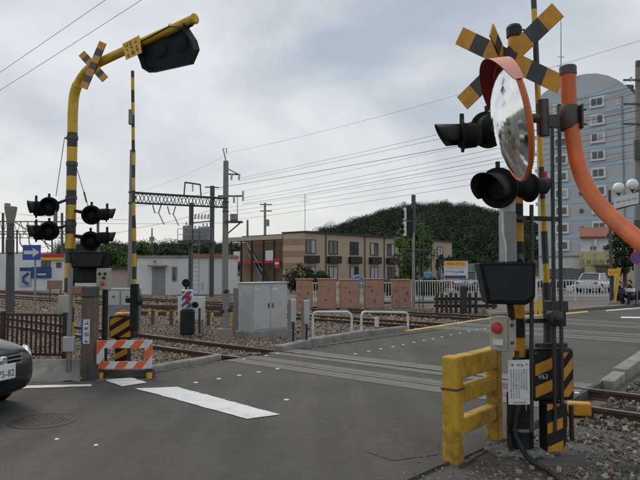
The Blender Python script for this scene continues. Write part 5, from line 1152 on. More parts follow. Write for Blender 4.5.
b = MB(); b.box(At(541, 280, D).x, At(579.5, 280, D).x, D, D + 6, GZ, At(570, 257, D).z, 'white_wall'); b.build('wall', k)
b = MB(); b.box(At(540, 280, D).x, At(579.9, 280, D).x, D - .2, D + 6.2, At(570, 257, D).z, At(570, 255.8, D).z, 'concrete'); b.build('roof', k)
window(k, (V((0, D, 0)), X, Y), At(561, 280, D).x, At(572, 280, D).x, At(570, 271.5, D).z, At(570, 267.5, D).z, -.03, frame='frame_white', cols=2, curtain=False)
k.rotation_euler.z = -math.atan2(At(560, 280, D).x, D)
# ================================================================== cars
def car(name, label, pos, hd, m, L=4.4, W=1.7, H=1.43, kind='sedan', detail=False, plate=None):
    hd = V(hd).normalized(); lf = V((-hd.y, hd.x, 0)); pos = V(pos)
    P = lambda x, y, z: pos + hd * x + lf * y + Z * z
    root = thing(name, label, 'car' if kind != 'van' else 'van', pos); h2 = L / 2; hw = W / 2; bz = H * .615
    st_ = [(-h2, .70, .32, bz * .86), (-h2 + .05, .86, .26, bz * .97), (-h2 + .35, .96, .22, bz * 1.03), (-h2 + 1.0, 1.0, .2, bz * 1.03), (-.2, 1.0, .19, bz * 1.0), (h2 - 1.45, 1.0, .2, bz * .99), (h2 - .8, .985, .21, bz * .92), (h2 - .35, .93, .2, bz * .835), (h2 - .12, .80, .2, bz * .76), (h2, .60, .24, bz * .66)]
    vs_, fs = [], []
    for x, w, z0, zb_ in st_:
        w *= hw; half = [(0, z0), (w * .8, z0), (w * .97, z0 + .1), (w, z0 + (zb_ - z0) * .45), (w * .985, z0 + (zb_ - z0) * .8), (w * .90, zb_), (w * .55, zb_ + .03), (0, zb_ + .045)]
        ring = half + [(-y, z) for y, z in half[-2:0:-1]]; vs_ += [P(x, y, z) for y, z in ring]; n_ = len(ring)
    for i in range(len(st_) - 1):
        for j in range(n_): fs.append((i * n_ + j, (i + 1) * n_ + j, (i + 1) * n_ + (j + 1) % n_, i * n_ + (j + 1) % n_))
    fs += [tuple(range(n_)), tuple(range((len(st_) - 1) * n_, len(st_) * n_))[::-1]]
    b = MB(); b.add(vs_, fs, m, True); b.build('body', root, sub=2)
    zb_ = bz * .98; xr = {'sedan': (-h2 + .55, -h2 + 1.25, .45, h2 - 1.25), 'van': (-h2 + .05, -h2 + .3, .9, h2 - .7), 'hatch': (-h2 + .12, -h2 + .65, .5, h2 - 1.1)}[kind]
    def green(k0, k1, sh, m, nm, z0, z1):
        vs_ = []
        for x, w, z in ((xr[0], .84, z0), (xr[1], .70, z1), (xr[2], .70, z1), (xr[3], .84, z0)):
            vs_ += [P(x, hw * w * sh, z), P(x, -hw * w * sh, z)]
        return vs_
    vs_ = green(0, 0, 1, m, '', zb_, H - .04)
    b = MB(); b.add(vs_, [(0, 1, 3, 2), (2, 3, 5, 4), (4, 5, 7, 6), (0, 2, 4, 6), (1, 7, 5, 3)], 'car_glass'); b.build('glasshouse', root, bevel=.03, seg=2)
    b = MB(); b.prism([P(xr[1] - .05, hw * .66, H - .05), P(xr[2] + .05, hw * .66, H - .05), P(xr[2] + .05, -hw * .66, H - .05), P(xr[1] - .05, -hw * .66, H - .05)], Z * .055, m); b.build('roof', root, bevel=.04, seg=3)
    for s_ in (1, -1):
        for xa, xb in ((xr[0], xr[1]), (xr[3], xr[2])): b = MB(); b.tube([P(xa, hw * .85 * s_, zb_), P(xb, hw * .70 * s_, H - .03)], .035, m, 6); b.build('pillar', root)
        b = MB(); b.tube([P((xr[1] + xr[2]) / 2 - .1, hw * .845 * s_, zb_), P((xr[1] + xr[2]) / 2 - .1, hw * .705 * s_, H - .03)], .03, m, 6); b.build('pillar', root)
        b = MB(); b.ob(P(xr[3] - .35, (hw + .08) * s_, zb_ + .06), hd * .05, lf * .09, Z * .06, m); b.build('door_mirror', root, bevel=.02, seg=2)
        for x_ in (-h2 + .85, h2 - .85):
            b = MB(); b.lathe(P(x_, (hw - .2) * s_, .31), lf * s_, [(.31, 0), (.31, .19), (.28, .205), (.2, .2)], 'tyre', 22); b.lathe(P(x_, (hw - .2) * s_, .31), lf * s_, [(.36, .13), (.36, .195), (.31, .19)], 'black_matte', 22); wl = b.build('wheel', root)
            b = MB(); b.lathe(P(x_, (hw - .2) * s_, .31), lf * s_, [(.2, .198), (.17, .18), (.06, .19), (.001, .195)], 'chrome', 16); b.build('rim', wl)
        b = MB(); n0 = len(b.v); b.ball((0, 0, 0), 1, 'headlight', 16)
        A_ = (hd * .75 - lf * s_ * .66).normalized(); B_ = (hd * .66 + lf * s_ * .75).normalized()
        cc = P(h2 - .27, hw * .765 * s_, bz * .735); b.v = [tuple(cc + A_ * (v[0] * .13) + B_ * (v[1] * .10) + (Z - A_ * .0) * (v[2] * .082) + (-hd * .75 + lf * s_ * .5) * max(0, v[2]) * .05) for v in b.v]
        # a wrap-round lens: long axis follows the rounded corner
        AX = (-hd * .62 + lf * s_ * .55).normalized(); cc = P(h2 - .24, hw * .80 * s_, bz * .705); NX = AX.cross(Z).normalized()
        sph = MB(); sph.ball((0, 0, 0), 1, 'headlight', 18); b = MB(); b.add([cc + AX * (v[0] * .20) + NX * (v[1] * .055) + Z * (v[2] * .068 + v[0] * .04) for v in sph.v], sph.f, 'headlight', True); b.build('headlight', root)
        b = MB(); b.ob(P(-h2 + .06, hw * .72 * s_, bz * .82), hd * .06, lf * .14, Z * .08, 'tail_red'); b.build('tail_light', root, bevel=.03, seg=2)
    if detail:
        b = MB(); b.ob(P(h2 - .03, 0, bz * .70), hd * .06, lf * .30, Z * .07, 'black_matte'); gr = b.build('grille', root, bevel=.03, seg=2)
        for z_ in (-.045, 0, .045): b = MB(); b.ob(P(h2 + .035, 0, bz * .70 + z_), hd * .006, lf * .29, Z * .008, 'chrome'); b.build('grille_bar', gr)
        b = MB(); b.lathe(P(h2 + .05, 0, bz * .70), hd, [(.055, -.01), (.055, .005), (.04, .01), (.04, .0), (.001, .0)], 'chrome', 20); b.ob(P(h2 + .058, 0, bz * .70), hd * .004, lf * .05, Z * .008, 'chrome'); b.build('emblem', gr)
        b = MB(); b.prism([P(h2 - .02, y, z) for y, z in ((-.42, .27), (.42, .27), (.38, .38), (-.38, .38))], hd * .035, 'black_matte'); b.build('air_intake', root, bevel=.02)
        pz = .50; b = MB(); b.ob(P(h2 + .06, 0, pz), hd * .008, lf * .165, Z * .0825, 'plate_white'); pl_ = b.build('number_plate', root, bevel=.004)
        text('75-82', 'plate_number', pl_, P(h2 + .070, .025, pz - .018), lf, Z, .105, 'plate_green', .001, width=.235); text('・', 'plate_dot', pl_, P(h2 + .070, -.125, pz - .018), lf, Z, .1, 'plate_green', .001)
    return root
hdc = V((.965, -.26, 0)).normalized(); fp = At(-1, 385, 6.75); cpos = V((fp.x, fp.y, 0)) - hdc * 2.2
car('parked_car', 'black saloon car at the left edge showing its front and headlight', cpos, hdc, 'car_black', detail=True)
c = V((*At(595, 290, 46).xy, -.02)); car('parked_car', 'white saloon car parked behind the right railing', c, (.63, .78, 0), 'car_white', 4.3, 1.68, 1.4)
c = V((*At(560, 280, 50).xy, -.02)); car('parked_van', 'dark van parked left of the white car', c, (-.93, .37, 0), 'car_dark', 3.6, 1.5, 1.72, 'van')
c = V((*At(471.5, 280, 50).xy, -.02)); car('parked_car', 'blue grey hatchback parked behind the railing under the green sign', c, (-.6, -.8, 0), 'car_blue', 3.8, 1.6, 1.5, 'hatch')
c = V((*At(453.5, 280, 58).xy, -.02)); car('parked_car', 'dark red car parked under the yellow signboard', c, (-.3, -.95, 0), 'car_red', 3.9, 1.6, 1.45, 'hatch')
# ================================================================== signboards beyond the railing
D = 47; k = thing('signboard', 'white signboard with yellow header and blue foot band', 'sign', V((At(456, 285, D).x, D, GZ))); a_, e_ = At(444.3, 278.5, D), At(467.8, 261, D); w_, h_ = e_.x - a_.x, e_.z - a_.z
b = MB(); b.box(a_.x, e_.x, D, D + .1, a_.z, e_.z, 'white_sign'); b.build('panel', k)
b = MB(); b.box(a_.x + .02, e_.x - .12, D - .01, D, e_.z - h_ * .3, e_.z - .02, 'sign_yellow'); hd_ = b.build('header', k)
b = MB(); b.box(a_.x + .02, e_.x - .15, D - .01, D, a_.z + .02, a_.z + h_ * .17, 'sign_bluedark'); b.build('foot_band', k)
b = MB()
for i in range(6): glyph(b, V((a_.x + w_ * (.18 + .12 * i), D - .011, e_.z - h_ * .15)), X, Z, .22, -Y, 'sign_red', 400 + i)
b.build('printed_text', hd_); b = MB()
for i in range(10): glyph(b, V((a_.x + w_ * (.1 + .08 * i), D - .002, e_.z - h_ * .4)), X, Z, .12, -Y, 'ink', 420 + i)
for i in range(6): glyph(b, V((a_.x + w_ * (.12 + .13 * i), D - .002, e_.z - h_ * .62)), X, Z, .22, -Y, 'ink', 440 + i)
b.build('printed_text', k)
for x_ in (a_.x + .2, e_.x - .2): b = MB(); b.tube([V((x_, D + .15, GZ)), V((x_, D + .15, e_.z - .1))], .05, 'grey_steel', 8); b.build('leg', k)
D = 52; k = thing('signboard', 'pale signboard with a green square right of the yellow one', 'sign', V((At(475, 285, D).x, D, GZ))); a_, e_ = At(468, 277, D), At(480.5, 263.5, D)
b = MB(); b.box(a_.x, e_.x, D, D + .1, a_.z, e_.z, 'concrete'); b.build('panel', k); b = MB(); b.box(a_.x + .35, e_.x - .2, D - .01, D, a_.z + .45, e_.z - .15, 'sign_green'); b.build('green_square', k)
for x_ in (a_.x + .15, e_.x - .15): b = MB(); b.tube([V((x_, D + .15, GZ)), V((x_, D + .15, e_.z - .1))], .05, 'grey_steel', 8); b.build('leg', k)
# ================================================================== right side street furniture
D = 27.5; p = V((*At(611.5, 300, D).xy, .1)); k = thing('street_lamp', 'dark street lamp with two white globes and a tilted white sign', 'street lamp', p)
b = MB(); b.tube([p, At(609.5, 190, D)], [.08, .06], 'dark_steel', 10); b.build('post', k)
a1, a2 = At(610, 211, D), At(640, 203, D - .6)
b = MB(); b.tube([a1, a2], .035, 'dark_steel', 8); b.tube([At(610, 205, D), At(640, 190, D - .6)], .03, 'dark_steel', 8); b.build('arm', k)
for px, py, d_ in ((618.6, 188, D - .2), (632.3, 184.5, D - .45)):
    c = At(px, py, d_); b = MB(); b.ball(c, .25, 'lamp_glass', 20); b.build('globe', k); b = MB(); b.lathe(c - Z * .42, Z, [(.03, -.3), (.03, .1), (.1, .17), (.1, .2), (.001, .2)], 'dark_steel', 12); b.build('globe_holder', k)
pl4 = [At(614, 208.5, D - .2), At(638.5, 203.5, D - .6), At(638.5, 192, D - .6), At(614, 197.5, D - .2)]; b = MB(); b.prism(pl4, Y * .03, 'white_sign'); pl_ = b.build('name_plate', k)
ux = (pl4[1] - pl4[0]); b = MB()
for i in range(8): glyph(b, pl4[0] + ux * (.12 + .11 * i) + (pl4[3] - pl4[0]) * .5 - Y * .001, ux.normalized(), Z, .1, -Y, 'ink', 500 + i)
b.build('printed_text', pl_)
D = 30.5; p = V((*At(639, 300, D).xy, 0)); k = thing('utility_pole', 'weathered concrete utility pole at the right edge of the picture', 'utility pole', p)
b = MB(); b.tube([p, At(638.5, 61, D)], [.24, .15], 'concrete_pole', 14); b.build('pole', k)
for py in (80, 104, 124): c = At(638.5, py, D - .2); b = MB(); b.ob(c, X * .75, Y * .04, Z * .04, 'dark_steel'); b.build('cross_arm', k)
b = MB(); b.ob(At(638, 64, D - .1), X * .08, Y * .08, Z * .12, 'dark_steel'); b.build('top_cap', k)
for px, py in ((618, 103), (620, 121.5), (631, 79)): c = At(px, py, D - .2); b = MB(); b.lathe(c, Z, [(.02, -.12), (.07, -.1), (.07, -.05), (.04, 0), (.07, .05), (.05, .1), (.001, .11)], 'insulator', 12); b.build('insulator', k)
for px, py in ((637, 150), (637, 230)): c = At(px, py, D - .3); b = MB(); b.ob(c, X * .12, Y * .08, Z * .5, 'dark_steel'); b.build('junction_box', k, bevel=.02)
D = 27; p = V((*At(637, 300, D).xy, .1)); k = thing('road_sign', 'round blue and red no stopping sign near the right edge', 'road sign', p)
b = MB(); b.tube([p, At(636.5, 252, D)], .035, 'grey_steel', 8); b.build('post', k); c = At(636.5, 258, D - .08)
b = MB(); b.lathe(c, -Y, [(.27, 0), (.27, .008), (.001, .008)], 'sign_red', 24); pl_ = b.build('plate', k); b = MB(); b.lathe(c - Y * .009, -Y, [(.21, 0), (.21, .002), (.001, .002)], 'sign_blue', 24); b.build('blue_disc', pl_)
b = MB(); b.ob(c - Y * .012, V((.15, 0, -.15)), V((.02, 0, .02)), Y * .002, 'sign_red'); b.build('slash', pl_)
p = G(613.5, 305, .1); D = p.y; k = thing('crossing_post', 'leaning yellow crossing post with a small yellow plate beside seated people', 'post', p)
b = MB(); b.tube([p, At(619, 268, D)], .085, 'yellow', 12); b.build('post', k); b = MB(); b.tube([At(612, 300, D - .1), At(612, 275, D - .1)], .07, 'cloth_navy', 10); b.build('sleeve', k)
a_, e_ = At(608, 275.5, D - .15), At(618, 268.8, D - .15); b = MB(); b.box(a_.x, e_.x, D - .17, D - .15, a_.z, e_.z, 'sign_yellow'); pl_ = b.build('plate', k)
b = MB()
for i in range(3): glyph(b, V((a_.x + .1 + .14 * i, D - .171, (a_.z + e_.z) / 2)), X, Z, .13, -Y, 'sign_red', 520 + i)
b.build('printed_text', pl_); b = MB(); b.ob(p + Z * .05, X * .25, Y * .15, Z * .1, 'concrete'); b.build('foot_block', k, bevel=.02)
# ================================================================== people resting at the kerb
def person(label, base, face, top, leg, seat=.22, sc_=1.0, white=False):
    base = V(base); f = V(face).normalized(); l = V((-f.y, f.x, 0)); P = lambda a_, b_, c_: base + (f * a_ + l * b_ + Z * c_) * sc_
    root = thing('person', label, 'person', base)
    def skin(name, vs, es, rs, m, parent):
        me = bpy.data.meshes.new(name); o = bpy.data.objects.new(name, me); col.objects.link(o); org = vs[0].copy()
        me.from_pydata([tuple(v - org) for v in vs], es, []); me.materials.append(MATS[m])
        md = o.modifiers.new('skin', 'SKIN'); md.use_smooth_shade = True; sv = me.skin_vertices
        sv = sv[0] if len(sv) else None
        if sv is None:
            bpy.context.view_layer.objects.active = o; me.skin_vertices
        o.modifiers.new('sub', 'SUBSURF').levels = 1; o.modifiers['sub'].render_levels = 1
        if sv:
            for i, r_ in enumerate(rs): sv.data[i].radius = (r_ * sc_, r_ * sc_); sv.data[i].use_root = i == 0
        WORLD[o.name] = org; o.parent = parent; o.location = org - WORLD[parent.name]; return o
    s = seat
    body = [P(0, 0, s + .08), P(.02, 0, s + .25), P(.08, 0, s + .45), P(.12, 0, s + .55), P(.14, 0, s + .62), P(.16, 0, s + .70), P(.15, 0, s + .80)]
    r_ = [.15, .14, .15, .10, .055, .085, .075]; es = [(i, i + 1) for i in range(6)]
    for sg in (1, -1):
        i0 = len(body); body += [P(.1, .17 * sg, s + .50), P(.24, .23 * sg, s + .30), P(.40, .10 * sg, s + .33), P(.47, .07 * sg, s + .33)]; r_ += [.065, .052, .042, .035]; es += [(3, i0), (i0, i0 + 1), (i0 + 1, i0 + 2), (i0 + 2, i0 + 3)]
        i0 = len(body); body += [P(.06, .11 * sg, s + .06), P(.44, .14 * sg, s + .26), P(.42, .13 * sg, .07), P(.56, .14 * sg, .035)]; r_ += [.10, .075, .05, .04]; es += [(0, i0), (i0, i0 + 1), (i0 + 1, i0 + 2), (i0 + 2, i0 + 3)]
    skin('body', body, es, r_, leg, root)
    b = MB(); b.ball(P(.165, 0, s + .77), .1 * sc_, 'skin', 14, (1, 1, 1.2)); b.ball(P(.27, 0, s + .765), .018 * sc_, 'skin', 6); hd_ = b.build('head', root)
    b = MB(); b.ball(P(.14, 0, s + .80), .112 * sc_, 'hair', 14, (1, 1, 1.12)); b.build('hair', hd_)
    b = MB(); b.ball(P(.07, 0, s + .37), .2 * sc_, top, 14, (.95, 1.05, 1.15)); 
    for sg in (1, -1): b.tube([P(.1, .15 * sg, s + .50), P(.2, .225 * sg, s + .34)], [.085 * sc_, .07 * sc_], top, 10)
    b.build('shirt', root)
p = G(622.5, 304.5, .1); b = MB(); b.ob(p + V((.25, .1, .1)), X * .55, Y * .16, Z * .1, 'concrete'); tag(b.build('kerb_block', bevel=.02), 'low grey concrete block on which two people sit', 'block')
person('person in dark clothes sitting at left on the block', p + V((-.05, .05, 0)), (-.7, -.7, 0), 'cloth_navy', 'cloth_black', .2, .92)
person('person in white shirt and dark trousers sitting at right on the block', p + V((.42, .02, 0)), (-.85, -.5, 0), 'cloth_white', 'cloth_black', .22, .95)
q = p + V((.72, .1, .1)); b = MB(); b.ball(q + Z * .25, .24, 'cloth_black', 12, (.9, .7, 1.15)); k = tag(b.build('backpack'), 'black rucksack leaning behind the seated person in white', 'bag')
# ================================================================== railway poles and gantries
def lattice(parent, a_, e_, h, m='dark_steel', n=12, r=.035, w=.0):
    a_, e_ = V(a_), V(e_); b = MB(); up = Z * h
    side = (e_ - a_).normalized().cross(Z) * w
    for s_ in ((0,) if not w else (-.5, .5)):
        o = side * s_
        b.tube([a_ + o, e_ + o], r, m, 6); b.tube([a_ + up + o, e_ + up + o], r * 1.2, m, 6)
        for i in range(n):
            p, q = a_.lerp(e_, i / n) + o, a_.lerp(e_, (i + 1) / n) + o; mid = (p + q) / 2
            b.tube([p, mid + up], r * .6, m, 5); b.tube([mid + up, q], r * .6, m, 5)
    return b.build('lattice_beam', parent)
pB = V((*At(225, 290, 36).xy, GZ)); pA = pB - NQ * 6.13
g1 = thing('catenary_gantry', 'lattice railway gantry spanning two concrete poles over the far tracks', 'gantry', pA)
zA, zB = At(131, 150, pA.y).z, At(225, 161, 36).z
b = MB(); b.tube([pA, V((pA.x, pA.y, zA))], [.17, .14], 'concrete_pole', 14); b.build('concrete_pole', g1)
b = MB(); b.tube([pB, V((pB.x, pB.y, zB))], [.19, .15], 'concrete_pole', 14); b.build('concrete_pole', g1)
lattice(g1, V((pA.x, pA.y, 5.02)), V((pB.x, pB.y, 5.25)), .52, n=13, w=.35)
b = MB()
for p in (pA, pB):
    for z_ in (5.0, 5.55): b.lathe(V((p.x, p.y, z_)), Z, [(.16, -.04), (.19, -.035), (.19, .035), (.16, .04)], 'dark_steel', 12)
b.build('beam_collar', g1)
top_ = lambda t_: pA.lerp(pB, t_)
b = MB(); l_, r__ = top_(.52), top_(.71)
for q, dx in ((l_, .18), (r__, -.18)): b.tube([V((q.x, q.y, 5.65)), V((q.x + dx * .3, q.y, 6.4))], .04, 'dark_steel', 6)
b.tube([V((l_.x + .05, l_.y, 6.4)), V((r__.x - .05, r__.y, 6.4))], .045, 'dark_steel', 6); m_ = top_(.615); b.tube([V((m_.x, m_.y, 6.4)), V((m_.x, m_.y, 5.95))], .04, 'insulator', 6); b.build('top_frame', g1)
for t_ in (.24, .39):
    q = top_(t_); b = MB(); b.tube([V((q.x - .22, q.y, 5.02)), V((q.x - .1, q.y, 4.6)), V((q.x + .1, q.y, 4.6)), V((q.x + .22, q.y, 5.02))], .03, 'dark_steel', 6); b.tube([V((q.x + .1, q.y, 4.6)), V((q.x + .35, q.y + .2, 4.0))], .035, 'insulator', 6); b.build('hanger', g1)
b = MB(); b.tube([V((pB.x, pB.y, zB)), At(223, 148.5, 36), At(226.5, 148.5, 36), At(226.5, 153, 36)], .035, 'grey_steel', 6); b.build('lightning_rod', g1)
b = MB(); b.tube([At(225, 174, 36), At(240, 174.5, 36)], .045, 'dark_steel', 6); b.tube([At(226, 168, 36), At(238, 174, 36)], .03, 'dark_steel', 6)
b.build('bracket_arm', g1); b = MB()
for px in (232, 239.5): b.tube([At(px, 174, 36), At(px - .8, 180, 36)], .06, 'insulator', 8)
b.build('insulator', g1)
b = MB(); b.tube([At(218, 196, 36), At(243, 196, 36)], .05, 'dark_steel', 6); b.build('cross_arm', g1)
for px, ya, yb in ((234, 196, 203), (243, 191, 201)): b = MB(); b.tube([At(px, ya, 36), At(px, yb, 36)], .06, 'insulator', 8); b.build('insulator', g1)
b = MB(); b.ob(At(234, 222, 36), X * .5, Y * .25, Z * .05, 'dark_steel'); b.tube([At(226, 235, 36), At(240, 223, 36)], .04, 'dark_steel', 6); b.build('platform', g1)
b = MB(); b.ob(At(234, 217.5, 36), X * .2, Y * .2, Z * .2, 'grey_steel'); b.tube([At(237.5, 196, 36), At(237.5, 222, 36)], .03, 'dark_steel', 5); b.build('switch_box', g1, bevel=.02)
# transformer stand
D = 40; pc_, pd = V((*At(190.5, 290, D).xy, GZ)), V((*At(211.5, 290, D).xy, GZ))
g2_ = thing('transformer_stand', 'raised transformer platform between two dark steel poles', 'transformer', pc_)
for p, yt in ((pc_, 203), (pd, 186)): b = MB(); b.tube([p, V((p.x, D, At(190, yt, D).z))], .15, 'dark_steel', 12); b.build('steel_pole', g2_)
zp = At(190, 241, D).z; xa, xb = At(180, 241, D).x, At(214, 241, D).x
b = MB(); b.box(xa, xb, D - .7, D + .7, zp - .15, zp, 'dark_steel'); b.build('platform', g2_)
b = MB()
for x_ in np.linspace(xa, xb, 6): b.tube([V((x_, D - .68, zp)), V((x_, D - .68, zp + .75))], .022, 'grey_steel', 5)
for z_ in (.38, .75): b.tube([V((xa, D - .68, zp + z_)), V((xb, D - .68, zp + z_))], .02, 'grey_steel', 5)
b.build('guard_rail', g2_)
for px, w_, h_ in ((188, .35, .95), (197, .3, .7), (205, .42, .85)):
    c = At(px, 241, D); b = MB(); b.lathe(V((c.x, D, zp)), Z, [(w_ * .9, 0), (w_, .05), (w_, h_), (w_ * .7, h_ + .08), (.001, h_ + .1)], 'grey_steel', 14)
    for s_ in (-.12, .12): b.lathe(V((c.x + s_, D, zp + h_)), Z, [(.05, 0), (.07, .08), (.04, .14), (.06, .2), (.03, .3), (.001, .3)], 'insulator', 8)
    b.build('transformer', g2_)
for i in range(5):
    c = At(195 + i * 3.2, 219, D); b = MB(); b.tube([c, c + V((.05, 0, .32))], [.075, .05], 'insulator', 8); b.build('insulator', g2_)
b = MB(); b.tube([At(190, 223, D), At(212, 221, D)], .04, 'dark_steel', 6); b.tube([At(205, 187, D), At(219, 187.5, D)], .04, 'dark_steel', 6); b.build('cross_arm', g2_)
b = MB()
for x_ in (-.22, .22): b.tube([V((pd.x - .9 + x_, D - .75, GZ)), V((pd.x - .9 + x_, D - .75, zp))], .022, 'grey_steel', 5)
for i in range(12): b.tube([V((pd.x - 1.12, D - .75, i * .28 + .1)), V((pd.x - .68, D - .75, i * .28 + .1))], .014, 'grey_steel', 5)
b.build('ladder', g2_)
# left edge pole and gantry
D = 24; p = V((*At(10.5, 290, D).xy, GZ)); k = thing('utility_pole', 'stout concrete pole with flared top at the left edge', 'utility pole', p)
b = MB(); b.tube([p, At(10.5, 222, D)], [.17, .13], 'pole_dark', 12); b.build('pole', k)
c = At(10.5, 223, D); b = MB(); b.lathe(c, Z, [(.13, 0), (.15, .1), (.22, .5), (.235, .62), (.2, .64), (.001, .58)], 'concrete_pole', 14); b.ob(At(7.5, 206, D), X * .07, Y * .1, Z * .1, 'concrete_pole'); b.build('flared_top', k)
b = MB(); b.ob(At(10, 246, D - .15), X * .14, Y * .1, Z * .28, 'dark_steel'); b.build('junction_box', k, bevel=.03)
D = 62; k = thing('catenary_gantry', 'distant lattice gantry crossing behind the left signal lamps', 'gantry', V((At(60, 290, D).x, D, GZ)))
lattice(k, At(-60, 234, D), At(66, 234, D), 1.25, n=18, r=.05)
for px in (3, 62): b = MB(); b.tube([V((At(px, 290, D).x, D, GZ)), At(px, 213, D)], .13, 'dark_steel', 8); b.build('post', k)
for px in (20, 29, 45): b = MB(); b.tube([At(px, 234, D), At(px, 243, D), At(px + 4, 249, D)], .06, 'dark_steel', 6); b.build('hanger', k)
b = MB(); b.tube([At(15, 222, D), At(36, 236, D), At(56, 250, D)], .05, 'dark_steel', 6); b.build('brace', k)
D = 95; k = thing('catenary_gantry', 'faint second gantry farther along the line at left', 'gantry', V((At(60, 290, D).x, D, GZ)))
lattice(k, At(-60, 238, D), At(66, 238, D), 1.0, n=20, r=.055)
for px in (17, 52): b = MB(); b.tube([V((At(px, 290, D).x, D, GZ)), At(px, 230, D)], .13, 'dark_steel', 8); b.build('post', k)
# rail signal mast seen from behind
p = G(413.5, 313, GZ); D = p.y; k = thing('railway_signal', 'slim railway signal mast with two dark signal heads facing left', 'signal', p)
b = MB(); b.tube([p, At(413.5, 232, D)], .06, 'grey_steel', 10); b.tube([At(413.5, 232, D), At(413.5, 195, D)], .085, 'dark_steel', 10); b.build('mast', k)
for ya, yb in ((208.5, 219.5), (222, 235.5)):
    a_, e_ = At(404, yb, D), At(412, ya, D); b = MB(); b.box(a_.x + .08, e_.x, D - .12, D + .12, a_.z, e_.z, 'black'); hd_ = b.build('signal_head', k, bevel=.02)
    b = MB(); b.box(a_.x, a_.x + .075, D - .2, D + .2, a_.z - .02, e_.z + .02, 'white_paint'); b.build('back_plate', hd_)
    for i in range(2): b = MB(); b.lathe(V((a_.x, D, a_.z + (e_.z - a_.z) * (.3 + .4 * i))), -X, [(.08, 0), (.085, .12)], 'black', 12); b.build('visor', hd_)
b = MB(); b.tube([At(401, 249, D), At(427, 250.5, D)], .03, 'dark_steel', 6); b.tube([At(403, 252, D), At(413, 262, D)], .02, 'dark_steel', 6); b.build('cross_arm', k)
b = MB()
for px in (420, 424): b.tube([V((At(px, 290, D).x, D + .3, GZ)), At(px, 212, D + .3)], .018, 'dark_steel', 5)
for i in range(14): b.tube([At(420, 215 + i * 7, D + .3), At(424, 215 + i * 7, D + .3)], .012, 'dark_steel', 5)
b.build('ladder', k)
b = MB(); b.tube([At(404.5, 208, D), At(404.5, 203, D)], .02, 'dark_steel', 5); b.ob(At(404.5, 203, D), X * .07, Y * .03, Z * .05, 'frame_white'); b.build('top_lamp', k)
# distant wire poles behind the apartment roof
for px, yt, D, lab in ((265, 203, 78, 'distant utility pole with cross arms behind the apartment roof'), (247.5, 220, 84, 'bare distant pole left of the apartment aerial')):
    p = V((*At(px, 290, D).xy, GZ)); k = thing('utility_pole', lab, 'utility pole', p, 'distant poles'); b = MB(); b.tube([p, At(px, yt, D)], [.2, .14], 'concrete_pole', 10); b.build('pole', k)
    if px == 265:
        for py in (204.5, 211): b = MB(); b.tube([At(px - 5, py, D), At(px + 7, py, D)], .07, 'dark_steel', 6); b.build('cross_arm', k)
        b = MB(); c = At(px + 2, 226, D); b.lathe(c, Z, [(.3, 0), (.3, .8), (.001, .85)], 'grey_steel', 10); b.build('transformer', k)
D = 90; p = V((*At(152, 290, D).xy, GZ)); k = thing('lattice_mast', 'thin distant mast above the white shed', 'mast', p); b = MB(); b.tube([p, At(152, 228, D)], [.25, .08], 'dark_steel', 6); b.build('mast', k); b = MB(); b.ob(At(152, 239, D), X * .3, Y * .3, Z * .3, 'grey_steel'); b.build('antenna_box', k)
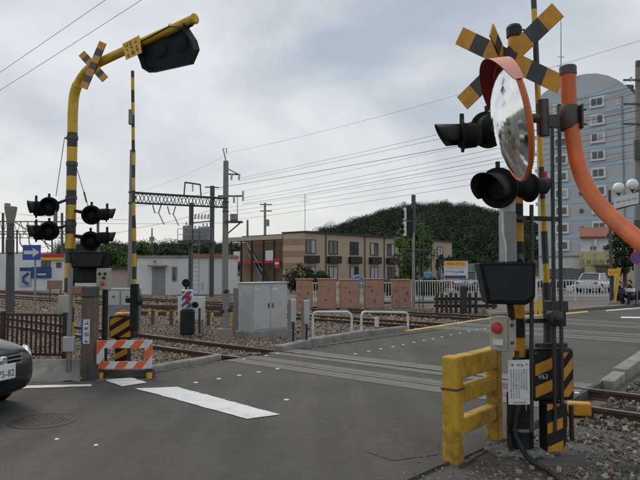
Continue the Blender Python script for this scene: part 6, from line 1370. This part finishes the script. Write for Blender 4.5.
# ================================================================== wires
def wire(label, pts, sag=0.0, r=.014, group='overhead wires'):
    P_ = [V(p) for p in pts]; o = []
    for i in range(len(P_) - 1):
        for j in range(10): t_ = j / 10; o.append(P_[i].lerp(P_[i + 1], t_) - Z * (sag * 4 * t_ * (1 - t_)))
    o.append(P_[-1]); b = MB(); b.tube(o, r * .62, 'wire', 5); return tag(b.build('overhead_wire'), label, 'wire', group)
def along(x0, y0, D0_, x1, y1, D1_, label, sag=.15, r=.014): return wire(label, [At(x0, y0, D0_), At(x1, y1, D1_)], sag, r)
Q0, Q1 = 36, 20.5
for (x0, y0), (x1, y1), r, lab in (((240, 178), (700, 70), .011, 'upper pair wire rising right, higher strand'), ((239, 180.5), (700, 78), .011, 'upper pair wire rising right, lower strand'), ((218, 187.5), (700, 98), .018, 'thick dark wire rising right below the upper pair'),
    ((243, 198), (700, 104), .012, 'feeder wire with droppers under the thick wire'), ((243, 204), (700, 118), .014, 'contact wire second below the thick wire'), ((225, 212), (700, 132), .011, 'thin wire rising right above the lowest strand'), ((225, 221), (700, 146), .011, 'lowest wire rising right over the apartment roof')):
    along(x0, y0, Q0, x1, y1, Q1 * .82, lab, .12, r)
wire('faint thin wire crossing the whole sky to the upper right', [At(130, 194, 60), At(232, 152, 52), At(700, 22, 24)], .35, .012)
wire('upper of two thin wires crossing the top left corner', [At(-60, 113, 18), At(180, -52, 13)], .02, .009)
wire('lower of two thin wires crossing the top left corner', [At(-60, 128, 18), At(200, -38, 13)], .02, .009)
for (x0, y0), (x1, y1), lab in (((-60, 218), (226, 223), 'long low wire from left edge to the gantry pole'), ((131, 207), (225, 187), 'wire dipping from the concrete pole to the gantry pole'), ((-60, 206), (131, 220), 'wire from left edge to the concrete pole'), ((131, 230), (-60, 262), 'slanting wire left of the concrete pole'), ((131, 229), (225, 205), 'lower wire between pole and gantry pole')):
    wire(lab, [At(x0, y0, 34), At(x1, y1, 35)], .15, .015)
for (x0, y0), (x1, y1), lab in (((540, 111), (631, 79), 'topmost wire crossing the tower face'), ((540, 118), (660, 80), 'second wire from the top crossing the tower face'), ((545, 132), (660, 92), 'third wire from the top crossing the tower face'), ((545, 145), (660, 112), 'fourth wire from the top crossing the tower face'), ((540, 170), (660, 148), 'lowest wire crossing the tower face')):
    wire(lab, [At(x0, y0, 34), At(x1, y1, 30)], .1, .012, 'wires to the right utility pole')
for (x0, y0), (x1, y1), lab in (((243, 191), (700, 92), 'extra fine wire just under the thick dark wire'), ((243, 201), (700, 111), 'fine wire between feeder and contact wire'), ((225, 208), (700, 125), 'fine wire above the thin lower strands'), ((225, 216), (700, 139), 'fine wire just over the lowest strand')):
    along(x0, y0, Q0, x1, y1, Q1 * .82, lab, .12, .009)
